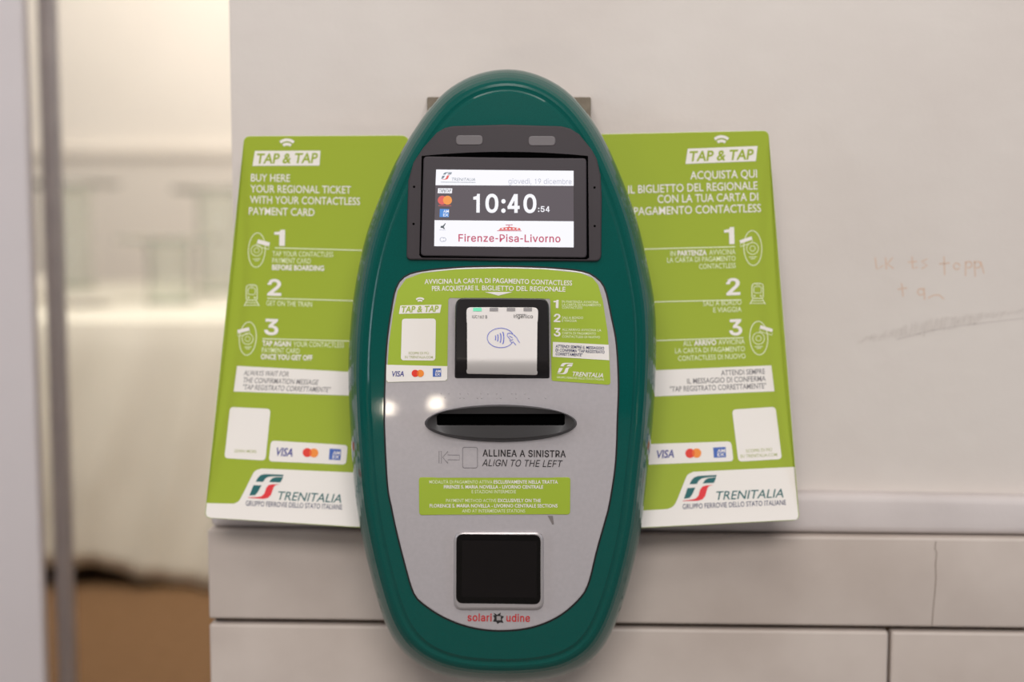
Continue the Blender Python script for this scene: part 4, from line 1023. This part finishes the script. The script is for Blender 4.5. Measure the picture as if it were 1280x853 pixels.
rail_logo(P, (310, 622.6), (43, 3), (1.6, -31.8), 'teal', 'red')
P.text('TRENITALIA', (345.4, 625), (426.5, 629), 10.6, 'teal', 0.004, 0.24)
P.text('GRUPPO FERROVIE DELLO STATO ITALIANE', (307, 632.4), (427.6, 637.4), 6.2, 'navy', 0.004)
P.build('company_logo', pL)

# ---- right panel (Italian)
right_out = [(747, 167.6), (960.8, 163), (999.5, 650.6), (803, 660.5), (760, 662.4)]
foot_r = [(760, 640), (801, 638.6), (830, 637)] + catmull([(834.4, 636.7), (841, 633.5), (846, 626), (856, 601), (860, 593.5), (867.6, 590)], 4, False) + \
    [(993.2, 584), (998, 646), (995.5, 649.8), (991, 650.2), (803, 659.6), (760, 661)]
pR = side_panel('information_panel', right_out, [3, 8, 8, 0, 3], foot_r, (880, 420),
                'lime green instruction panel in Italian on the right of the ticket validator', rect(738.8, 300, 765, 360))
P = Part(SP)
tap_badge(P, [(859.7, 186), (947, 182.6), (944.7, 201.6), (856.8, 205)], (860.6, 201.8), (941, 199), 12.2, 901.8, 183.5, 12.6, 'green')
P.build('tap_badge', pR)
P = Part(SP)
for s, a, b in (('ACQUISTA QUI', (863, 224.2), (946.4, 222)), ('IL BIGLIETTO DEL REGIONALE', (785.5, 242), (947, 236.8)),
                ('CON LA TUA CARTA DI', (822, 253.9), (947.8, 250.8)), ('PAGAMENTO CONTACTLESS', (792.5, 269.2), (951.4, 265))):
    P.text(s, a, b, 9.8, 'white', 0.008)
P.build('heading', pR)
step(pR, '1', ((905.6, 304.8), (918.2, 304.4)), 20.5, [(765, 312.6), (919, 308.6)],
     (('IN', (838, 320.2), (844.5, 320), 0), ('PARTENZA', (847, 319.9), (883.5, 318.9), 1), ('AVVICINA', (886.5, 318.8), (919.5, 317.8), 0),
      ('LA CARTA DI PAGAMENTO', (834, 328.4), (919.5, 326.2), 0), ('CONTACTLESS', (874, 336.4), (919.8, 335), 0)),
     lambda P: oval_icon(P, 941, 310.2, 11.2, 21.8, -0.05, [(924.5, 300.6), (939.5, 295.6), (940.5, 299.6), (925.4, 304.8)]))
step(pR, '2', ((908, 368.8), (925.5, 368.2)), 20.5, [(780, 378.4), (926.3, 375)],
     (('SALI A BORDO', (879, 382.7), (927, 381), 0), ('E VIAGGIA', (891.7, 390.8), (927, 389.8), 0)),
     lambda P: train_icon(P, 947, 367.4, 19.6, 26))
step(pR, '3', ((911.6, 419), (928, 418.4)), 19.5, [(780, 427.4), (929.3, 422.3)],
     (("ALL'", (854, 432.6), (866, 432.2), 0), ('ARRIVO', (867.5, 432.2), (895.5, 431.2), 1), ('AVVICINA', (898, 431.1), (931, 430), 0),
      ('LA CARTA DI PAGAMENTO', (844, 442), (931.2, 439.2), 0), ('CONTACTLESS DI NUOVO', (847.7, 451.4), (932, 448.2), 0)),
     lambda P: oval_icon(P, 948.5, 422.8, 11.2, 21, -0.05, [(950.5, 406.6), (966, 411.6), (965.2, 415.6), (949.6, 410.8)]))
P = Part(SP)
P.poly([(770, 465.2), (964.2, 457), (968, 489.4), (770, 498)], 'white', 0.0003, 16)
P.text('ATTENDI SEMPRE', (901.5, 469.6), (956.2, 467.6), 6.4, 'grey', 0.008)
P.text('IL MESSAGGIO DI CONFERMA', (859, 480), (957.2, 476.6), 6.4, 'grey', 0.008)
P.text('"TAP REGISTRATO CORRETTAMENTE"', (837.5, 490), (957.8, 485.6), 6.4, 'grey', 0.008)
P.build('message_strip', pR)
P = Part(SP)
P.poly(rounded([(915, 512.3), (969.4, 508.8), (977.4, 574.2), (923, 577.4)], 5), 'white', 0.0003, 16)
P.text('SCOPRI DI PI\u00d9', (932.5, 565.9), (965, 564.2), 3.8, 'captiongreen', 0.006)
P.text('SU TRENITALIA.COM', (925.5, 572.6), (971.4, 570.4), 3.8, 'captiongreen', 0.006)
P.build('code_card', pR)
P = Part(SP)
P.poly(rounded([(790, 556.2), (914, 552), (917, 576.8), (790, 582)], 5), 'white', 0.0003, 16)
P.text('VISA', (819.5, 573.2), (842.6, 572), 9.4, 'visa', 0.02, 0.2)
card_circles(P, 862.6, 567, 8.2, 5.9, dy=-0.3)
card_box(P, [(891.4, 559.8), (907, 559), (907.6, 571.8), (892.4, 572.6)])
P.build('payment_strip', pR)
P = Part(SP)
rail_logo(P, (853.5, 626.8), (42.4, -1.0), (0, -31.8), 'teal', 'red')
P.text('TRENITALIA', (893.4, 625.4), (979.4, 622), 10.6, 'teal', 0.004, 0.24)
P.text('GRUPPO FERROVIE DELLO STATO ITALIANE', (853.4, 636.8), (982.6, 631.4), 6.2, 'navy', 0.004)
P.build('company_logo', pR)

# ================================================================== THE VALIDATOR
val = empty('ticket_validator', W(628, 460, 1.40), 'teal egg-shaped ticket validator with lit clock screen hung on the white wall', 'ticket validator')

sil = [(635, 85), (614, 87.5), (591, 93), (575, 101), (559, 111), (546, 123), (533, 140), (517, 163), (493, 204), (473, 251), (458, 291), (449, 330),
       (441.5, 371), (436, 430), (435, 473), (437.5, 535), (443.5, 617), (451, 666), (462, 715), (473, 755), (482, 783), (496, 808),
       (515, 827), (538, 840), (564, 848), (596, 852), (630, 853), (662, 852), (690, 849), (715, 842), (736, 830), (755, 811), (768, 784), (781, 748), (794, 699),
       (802, 660), (809.5, 592), (815.8, 535), (820, 465), (820.6, 412), (818, 371), (809.5, 330), (799.5, 285), (788, 250), (773, 212), (755.6, 174),
       (738, 146), (720.5, 124), (703, 108), (676, 94), (656, 87.5)]
sil = smooth_loop(resample(catmull(sil, 6), 200), 6)
core = resample(smooth_loop(inset(sil, 28), 10), 200)
# keep core points matched to the silhouette points: rotate to the nearest start
best = min(range(200), key=lambda k: sum((sil[i][0] - core[(i + k) % 200][0]) ** 2 + (sil[i][1] - core[(i + k) % 200][1]) ** 2 for i in range(0, 200, 10)))
core = [core[(i + best) % 200] for i in range(200)]


def mixl(a, b, t):
    return [(p[0] + (q[0] - p[0]) * t, p[1] + (q[1] - p[1]) * t) for p, q in zip(a, b)]


P = Part(SF)
cx, cy = 630, 470
rings = [[(cx + (p[0] - cx) * s, cy + (p[1] - cy) * s) for p in core] for s in (0.12, 0.25, 0.4, 0.55, 0.7, 0.82, 0.92, 1.0)]
P._cap(rings[0], 0.0, 'shell', 0)
for a, b in zip(rings, rings[1:]):
    P.ring(a, b, 0.0, 0.0, 'shell')
prof = [(0.0, 0.0), (0.07, -0.0014), (0.14, -0.0022), (0.22, -0.0020), (0.30, -0.0016), (0.40, -0.0022), (0.52, -0.0042), (0.64, -0.0078), (0.76, -0.0132),
        (0.86, -0.0185), (0.94, -0.0245), (0.985, -0.030), (1.0, -0.037), (0.985, -0.046)]
for (t0, d0), (t1, d1) in zip(prof, prof[1:]):
    P.ring(mixl(core, sil, t0), mixl(core, sil, t1), d0, d1, 'shell')
# side wall running back to the bracket
back = inset(sil, 6)
n0 = len(P.v)
la, lb = mixl(core, sil, 0.985), back
P.v += [SF(p[0], p[1], -0.046) for p in la] + [W(p[0], p[1], max(1.384, face_depth(p[0], p[1]) + 0.055)) for p in lb]
k = P.mi('shell')
for i in range(200):
    j = (i + 1) % 200
    q = [n0 + i, n0 + j, n0 + 200 + j, n0 + 200 + i]
    if signed(la) > 0:
        q.reverse()
    P.f.append(q)
    P.m.append(k)
bk = [n0 + 200 + i for i in range(200)]
P.f.append(bk if signed(lb) > 0 else bk[::-1])
P.m.append(k)
P.build('shell', val, 60)

# mounting bracket behind
P = Part(plane_surf(1.3855))
P.slab(rounded(rect(534, 121.5, 738.5, 560), 2), 'bracket', 0.0, 1.3855 - WALL_Y, 1.0, 0.001, 0, True)
P.build('wall_bracket', val, 30)

# grey face plate
plate = [(482, 480), (484.5, 430), (489.5, 392), (495.5, 362), (506, 347), (527, 340), (570, 335.5), (600, 334.3), (630, 334), (682, 335.5), (727, 340), (745, 348.5),
         (755.5, 362), (763, 395), (769.5, 430), (772.2, 480), (771, 520), (768.5, 580), (761, 630), (756, 650), (745, 689), (735, 729), (724, 748),
         (699, 769.6), (666, 783.6), (627, 788.2), (590.6, 784.4), (558, 773), (531.5, 756.5), (518, 742), (508.6, 712), (497, 667), (490, 634), (485, 605), (481.3, 530)]
plate = resample(catmull(plate, 5), 160)
P = Part(SF)
P.slab(inset(plate, -2.0), 'gasket', 0.0003, -0.0005, 0, 0, 14)
P.build('gasket', val)
P = Part(SF)
P.slab(plate, 'face', 0.0012, 0.0, 1.2, 0.0006, 14)
P.build('face_plate', val, 35)

# ---- screen surround
bez = [(508.5, 312), (509, 270), (510.5, 226), (517, 203), (529, 185), (546, 166), (556, 160), (566, 157.8), (632, 155.8), (702, 158), (713, 161), (724, 168),
       (739.5, 187), (746, 199), (750.6, 218.7), (752.2, 247), (751.6, 318)]
bez_out = rounded(bez[:-1] + [(751.4, 326.6), (632, 326.4), (508, 324.6)][:3], [0] * (len(bez) - 1) + [8, 0, 8])
P = Part(SF)
P.slab(bez_out, 'bezel', 0.0035, -0.001, 1.6, 0.0012, 16)
for x, y in ((517.6, 233.6), (517, 280), (743.2, 234.5), (743.4, 282.7)):
    P.poly(ellipse(x, y, 1.5, 1.5, 10), 'deep', 0.0037)
P.build('screen_surround', val, 35)
sb = bpy.data.objects['screen_surround']
P = Part(SF)
top = [(527 + 208 * i / 12, 195.0 - 5.2 * (1 - ((i - 6) / 6.0) ** 2)) for i in range(13)]
P.poly(top + [(736.4, 322.5), (733, 324.3), (527, 322.3), (524.2, 319)], 'deep', 0.0037, 16)
P.build('screen_recess', val)


def LED(x0, y0, x1, y1):
    P = Part(SF)
    P.slab(rounded(rect(x0, y0, x1, y1), 5), 'led', 0.0042, 0.0034, 0.9, 0.0005)
    return P.build('indicator_lens', val, 40)


LED(569.8, 169.2, 603.4, 181.2)
LED(660.6, 170.2, 694.4, 182.2)

scr = empty('screen', (0, 0, 0))
scr.parent = val
fr = rounded([(529.5, 195.6), (632, 197.2), (733, 198), (733.4, 322.4), (632, 321.6), (526, 320)], [5, 0, 5, 5, 0, 5])
scr.location = (0, 0, 0)
P = Part(SF)
P.slab(fr, 'frame', 0.0055, 0.0034, 1.3, 0.001, 16)
for x0 in (519, 745):
    pass
P.build('screen_frame', scr, 35)
D = 0.0059
P = Part(SF)
P.poly([(545.2, 212), (717, 213.6), (717, 232.4), (544.4, 231.6)], 'scr_white', D, 12)
P.poly([(544.4, 231.6), (717, 232.4), (717.1, 276.8), (543.2, 275.4)], 'scr_band', D, 12)
P.poly([(543.2, 275.4), (717.1, 276.8), (717.1, 309.4), (542.8, 307.9)], 'scr_white', D, 12)
o2 = D + 0.0003
rail_logo(P, (551, 224.6), (14, 0.1), (0, -9.4), 'scr_teal', 'scr_lred', o2)
P.text('TRENITALIA', (564, 226), (594, 226.3), 3.6, 'scr_teal', 0.0, 0.2, o2)
P.stroke([(551, 227.8), (594.5, 228.2)], 0.6, 'scr_teal', o2)
P.text('gioved\u00ec, 19 dicembre', (635.5, 229.8), (714.5, 230.4), 6.6, 'scr_grey', 'R', 0, o2)
P.text('10:40', (591.5, 265), (670.5, 265.5), 22.6, 'scr_white', 'H', 0, o2)
P.text(':54', (672.5, 264.8), (687, 265), 7.0, 'scr_white', 'B', 0, o2)
P.poly([(547.6, 235.4), (565.4, 235.6), (564.8, 241.8), (547, 241.6)], 'scr_white', o2)
P.text('TAP&TAP', (548.5, 240.6), (563.4, 240.8), 4.2, 'scr_dark', 0.01, 0.15, o2 + 0.0002)
card_circles(P, 552.8, 250.4, 6.6, 5.6, o2, keys=('scr_lred', 'scr_or', 'scr_or'))
P.stroke([(548, 257.2), (564, 257.4)], 0.6, 'scr_lred', o2)
P.poly([(549.8, 261.2), (561.4, 261.4), (561, 271.6), (549.4, 271.4)], 'scr_blue', o2)
P.text('AM', (554, 266), (561, 266), 3.4, 'scr_white', 0.01, 0, o2 + 0.0002)
P.text('EX', (554, 270.6), (560.6, 270.6), 3.4, 'scr_white', 0.01, 0, o2 + 0.0002)
P.poly([(551, 282.6), (553.4, 282.4), (556.6, 279), (557.2, 279.6), (554.8, 284), (556.2, 286), (555.2, 286.8), (553.2, 285), (550.6, 285.2)], 'scr_dark', o2)
P.stroke([(549, 287.4), (557, 287.8)], 0.6, 'scr_grey', o2)
P.stroke(arc(552.6, 299.6, 2.6, 30, 330, 10), 0.9, 'scr_grey', o2)
P.stroke(arc(555, 299.6, 2.4, 120, -120, 8), 0.9, 'scr_grey', o2)
# little red train drawn over the line name
P.poly([(623, 288), (626, 285), (637, 283.6), (650, 285.4), (651, 288)], 'scr_lred', o2)
P.stroke([(632, 281.4), (641, 281.2)], 0.9, 'scr_red', o2)
P.stroke([(636.5, 281.4), (636, 284)], 0.9, 'scr_red', o2)
for i in range(5):
    x = 627 + i * 4.6
    P.poly(rect(x, 285.4, x + 2.4, 286.8), 'scr_white', o2 + 0.0002)
P.stroke([(621.5, 288.6), (652, 288.9)], 0.8, 'scr_red', o2)
P.text('Firenze-Pisa-Livorno', (573, 302), (700.6, 302.9), 9.2, 'scr_red', 'B', 0, o2)
P.build('display', scr)

# ---- contactless sticker around the reader
st = [(483.2, 478.2), (486.2, 430), (491.2, 393), (497.2, 363.4), (507.4, 349), (527.6, 341.6), (570, 337), (630, 335.6), (682, 337), (725, 341.4), (740.5, 347.4),
      (747.6, 356), (753.5, 376), (759.5, 415), (762, 450), (763.2, 481.4), (689.4, 476.2), (688, 376.6), (687, 373.6), (562, 372.6), (560.4, 375), (559, 476)]
P = Part(SF)
P.slab(rounded(st, [3, 0, 0, 0, 0, 0, 0, 0, 0, 0, 0, 0, 0, 0, 0, 4, 3, 0, 0, 0, 0, 3], 4), 'lime', 0.0016, 0.0011, 0, 0, 12)
E = 0.0019
P.poly([(483, 456.2), (559.3, 458), (559, 474), (556.5, 476.2), (485, 477.8), (482.8, 475)], 'white', E, 12)
P.text('AVVICINA LA CARTA DI', (530.7, 355.2), (613, 353.8), 5.9, 'white', 0.012, 0, E)
P.text('PAGAMENTO CONTACTLESS', (616, 353.8), (715, 357), 5.9, 'white', 0.012, 0, E)
P.text('PER ACQUISTARE IL', (540, 363.8), (599, 363), 5.9, 'white', 0.012, 0, E)
P.text('BIGLIETTO DEL REGIONALE', (602.5, 363), (706.7, 364.8), 5.9, 'white', 0.012, 0, E)
P.poly([(605.7, 365.2), (640.7, 365.2), (623, 369.8)], 'white', E)
tap_badge(P, [(500.5, 382), (551.8, 381), (550, 391.4), (498.6, 392.6)], (501, 390.8), (547.5, 389.8), 7.4, 525, 380, 7.2, 'lime', off=E)
P.poly(rounded([(502.5, 398.6), (544.8, 398.4), (544.2, 451), (501, 450.6)], 4), 'white', E, 12)
P.text('SCOPRI DI PI\u00d9', (510.6, 443), (536, 443.2), 3.0, 'captiongreen', 0.004, 0, E + 0.0003)
P.text('SU TRENITALIA.COM', (506, 448), (541, 448.2), 3.0, 'captiongreen', 0.004, 0, E + 0.0003)
P.text('VISA', (489, 470.8), (505, 470.6), 6.4, 'visa', 0.016, 0.18, E + 0.0003)
card_circles(P, 519, 467, 6.4, 4.5, E + 0.0003)
card_box(P, [(541, 460.8), (551.4, 460.6), (551.4, 471), (541, 471.2)], E + 0.0003)
P.text('1', (691.6, 384.8), (698, 385), 10, 'white', 'H', 0, E)
P.text('2', (692, 402.4), (700.6, 402.6), 10, 'white', 'H', 0, E)
P.text('3', (692, 420.4), (700.6, 420.6), 10.4, 'white', 'H', 0, E)
for s, x0, x1, y, dy in (('IN PARTENZA AVVICINA', 702.5, 748, 378.6, .8), ('LA CARTA DI PAGAMENTO', 702.5, 751, 382.4, .8), ('CONTACTLESS', 702.5, 728, 386, .4),
                         ('SALI A BORDO', 702.5, 729, 398.6, .4), ('E VIAGGIA', 702.5, 721, 402.4, .3),
                         ("ALL'ARRIVO AVVICINA LA", 702.5, 751.5, 413.6, .9), ('CARTA DI PAGAMENTO', 702.5, 745, 418, .8), ('CONTACTLESS DI NUOVO', 702.5, 750, 422.4, .8)):
    P.text(s, (x0, y), (x1, y + dy), 2.9, 'fineink', 0.008, 0, E)
P.poly([(691.2, 427.6), (760.8, 431.2), (761.6, 450.6), (690.8, 446.2)], 'white', E, 12)
for s, x1, y, dy in (('ATTENDI SEMPRE IL MESSAGGIO', 755, 434.6, 2.8), ('DI CONFERMA "TAP REGISTRATO', 755.5, 439.4, 2.8), ('CORRETTAMENTE"', 728, 444.2, 1.5)):
    P.text(s, (694.4, y), (x1, y + dy), 3.5, 'navy', 0.014, 0.05, E + 0.0003)
rail_logo(P, (696, 467.6), (20, 1.0), (0.4, -14.6), 'white', 'white', E)
P.text('TRENITALIA', (714.6, 470.2), (754, 472.4), 5.4, 'white', 0.014, 0.22, E)
P.text('GRUPPO FERROVIE DELLO STATO ITALIANE', (696, 473), (755, 476), 2.4, 'fineink', 0.008, 0, E)
P.build('contactless_sticker', val)


# ---- card reader
def reader_h(py):
    t = max(0.0, py - 450.0) / 19.0
    return 0.0165 - 0.0115 * t ** 1.4


def SR(px, py, off=0.0):
    if off < -0.01:     # the root of the frame sits on the face plate
        return SF(px, py, 0.0012)
    return SF(px, py, reader_h(py) + off)


rd = empty('card_reader', (0, 0, 0))
rd.parent = val
P = Part(SR)
P.slab(rounded([(569.2, 372.4), (686.2, 373.2), (687, 475.2), (568.4, 474.6)], [12, 12, 4, 4], 6), 'readerblack', 0.0, -0.02, 1.6, 0.0016, 3)
P.build('reader_frame', rd, 35)
P = Part(SR)
P.slab(rounded([(583, 384.3), (672.8, 384.6), (671.8, 469.2), (583.2, 467.6)], [6, 6, 3, 3], 5), 'readerwhite', 0.0016, -0.0005, 0.8, 0.0008, 3)
P.build('tap_surface', rd, 35)
for x, key, lb in ((591.4, 'ledgreen', 'lit green status light'), (612, 'ledgrey', None), (633.4, 'ledgrey', None), (654.4, 'ledgrey', None)):
    P = Part(SR)
    P.slab([(x, 384.9), (x + 10.6, 384.9), (x + 10.6, 389.2), (x, 389.2)], key, 0.0021, 0.0014)
    P.build('status_light', rd, None, None, lb)
P = Part(SR)
e = 0.0020
P.text('iUC160 B', (590, 398), (609, 398.2), 3.8, 'dark', 'R', 0, e)
P.text('ingenico', (642, 397.6), (666, 398), 4.6, 'dark', 'R', 0, e)
P.stroke([(645, 393.2), (657, 393.3)], 0.5, 'dark', e)
P.stroke(arc(625.8, 422.6, 16.7, 22, 330, 40, 12.2), 0.75, 'inkblue', e)
for i, (x, h) in enumerate(((619.0, 2.9), (621.6, 4.4), (624.8, 6.0), (628.0, 7.6))):
    P.stroke([(x - 0.1 + 0.6 * math.cos(a) * h * 0.42, 422.6 - h * math.sin(a)) for a in [math.radians(-80 + 16 * j) for j in range(11)]], 1.1, 'inkblue', e)
hand = [[(641.8, 418.4), (645.6, 422.2), (648.4, 427), (649.8, 428.8)], [(634.4, 417.2), (637.4, 416.6), (641.2, 418)], [(634.4, 417.2), (634, 420.2), (636.6, 423)],
        [(636.6, 420), (639.6, 422), (640.8, 422.6)], [(636.6, 423), (639, 425.6), (641.6, 424.6)], [(637, 425.4), (639.4, 428.4), (641.8, 427.4)], [(641.6, 427.6), (645, 431.6)]]
for h in hand:
    P.stroke(h, 0.75, 'inkblue', e)
P.build('reader_print', rd)

# braille dots
P = Part(SF)
bx = [(551, 0), (556, 1), (561, 0), (575, 0), (575, 1), (580, 1), (585, 0), (597, 1), (601, 0), (602, 1), (610, 0), (621, 0), (621, 1), (626, 1), (640, 0), (645, 0), (645, 1), (656, 0), (661, 1), (682, 1)]
for x, r in bx:
    P.ring(ellipse(x, 492.4 + r * 5.4, 0.35, 0.35, 8), ellipse(x, 492.4 + r * 5.4, 0.95, 0.95, 8), 0.0018, 0.0012, 'face')
    P.poly(ellipse(x, 492.4 + r * 5.4, 0.36, 0.36, 8), 'face', 0.0018)
P.build('braille', val, 60)

# ---- ticket slot
P = Part(SF)
N = 64
outer = ellipse(626, 529.4, 95.2, 23.4, N)
mid = ellipse(626, 528.6, 93.4, 21.6, N)


def on_slot(p, x0, y0, x1, y1, r=0.0):
    """matching point on the slot mouth for a point of the outline."""
    cx, cy = (x0 + x1) / 2, (y0 + y1) / 2
    dx, dy = (p[0] - 626) / 95.2, (p[1] - 529) / 23.4
    m = max(abs(dx), abs(dy), 1e-6)
    a = math.atan2(dy, dx)
    s = 1.0 / max(abs(math.cos(a)), abs(math.sin(a)))
    return (cx + (x1 - x0) / 2 * math.cos(a) * s, cy + (y1 - y0) / 2 * math.sin(a) * s)


mouth = [on_slot(p, 546, 517.6, 706, 532) for p in outer]
throat = [on_slot(p, 551, 519, 701, 530.5) for p in outer]
P.ring(mid, outer, 0.0075, 0.0010, 'slot')
P.ring(mixl(mid, mouth, 0.12), mid, 0.0105, 0.0075, 'slot')
P.ring(mouth, mixl(mid, mouth, 0.12), 0.0085, 0.0105, 'slot')
P.ring(throat, mouth, 0.0026, 0.0085, 'deep')
P.poly(throat, 'deep', 0.0026, 12)
P.build('ticket_slot', val, 28)

# ---- printed alignment guide
P = Part(SF)
e = 0.0016
P.stroke(rect(548.8, 564.4, 551.8, 579.4), 0.6, 'grey', e, True)
P.stroke([(553.4, 572), (559.8, 564.4), (559.8, 569), (574.4, 569.2), (574.4, 575.2), (559.8, 575), (559.8, 579.6)], 0.6, 'grey', e, True)
P.stroke(rounded(rect(578.2, 559.4, 596.8, 585.2), 3), 0.6, 'grey', e, True)
P.text('ALLINEA A SINISTRA', (603.2, 570.6), (707.2, 571.8), 8.4, 'dark', 'B', 0, e)
P.text('ALIGN TO THE LEFT', (602.6, 582.8), (701.6, 584.2), 8.4, 'dark', 'R', 0.2, e)
P.build('alignment_print', val)

# ---- notice sticker
P = Part(SF)
P.slab(rounded([(523.6, 597), (713, 597), (712.6, 643.6), (524, 644.4)], 4), 'lime', 0.0018, 0.0011, 0.5, 0.0003, 12)
e = 0.0021
for s, x0, x1, y, bold in (('MODALIT\u00c0 DI PAGAMENTO ATTIVA', 536.5, 615.5, 604.8, 0), ('ESCLUSIVAMENTE NELLA TRATTA', 617, 697.3, 604.8, 1),
                           ('FIRENZE S. MARIA NOVELLA - LIVORNO CENTRALE', 554.8, 679, 611.0, 1), ('E STAZIONI INTERMEDIE', 589.6, 645, 617.0, 0),
                           ('PAYMENT METHOD ACTIVE', 557.6, 620.5, 628.0, 0), ('EXCLUSIVELY ON THE', 622.4, 676, 628.0, 1),
                           ('FLORENCE S. MARIA NOVELLA - LIVORNO CENTRALE SECTIONS', 537, 697, 634.6, 1), ('AND AT INTERMEDIATE STATIONS', 577.6, 656.4, 641.0, 0)):
    P.text(s, (x0, y), (x1, y + 0.1), 4.1, 'white' if bold else 'fineink', 0.02 if bold else 0.004, 0, e)
P.build('notice_sticker', val)
P = Part(SF)
P.poly([(684.6, 645), (691, 645.4), (692.4, 655.6), (690.6, 656.4)], 'residue', 0.0015)
P.build('adhesive_residue', val)

# ---- lower scanner window
P = Part(SF)
P.slab(rounded([(567.4, 665), (679.6, 665), (679.8, 763), (566.8, 763)], 12, 6), 'silver', 0.0050, 0.0010, 3.0, 0.0035, 14)
P.build('scanner_rim', val, 40)
P = Part(SF)
P.slab(rounded([(570.4, 668), (675.8, 669), (675.8, 756), (570, 754.6)], 9, 6), 'glass', 0.0056, 0.0040, 0.7, 0.0005, 14)
P.poly([(577.5, 675.5), (671, 676.5), (670.5, 747.5), (577, 746.5)], 'panelglass', 0.0059, 14)  # inner display, its lighter tone paints in a reflection on the glass
P.build('scanner_window', val, 40)
P = Part(SF)
P.text('solari', (584.2, 776.6), (614.6, 777.0), 9.4, 'solred', 'B', 0, 0.0016)
P.text('udine', (633, 777.2), (662.4, 777.6), 9.4, 'solred', 'B', 0, 0.0016)
lg = [(617, 766.4), (621.4, 769), (626, 766), (625.4, 769.6), (630, 771), (627.4, 774.6), (629.4, 779.2), (625, 778.4), (621.6, 780.4), (620.4, 777.8), (616.2, 777.4), (618, 773.4), (616.4, 769.6), (618.6, 769.4)]
P.poly(lg, 'dark', 0.0015)
P.poly(rect(620.8, 770.6, 626, 775.8), 'silver', 0.0018)
P.build('maker_logo', val)
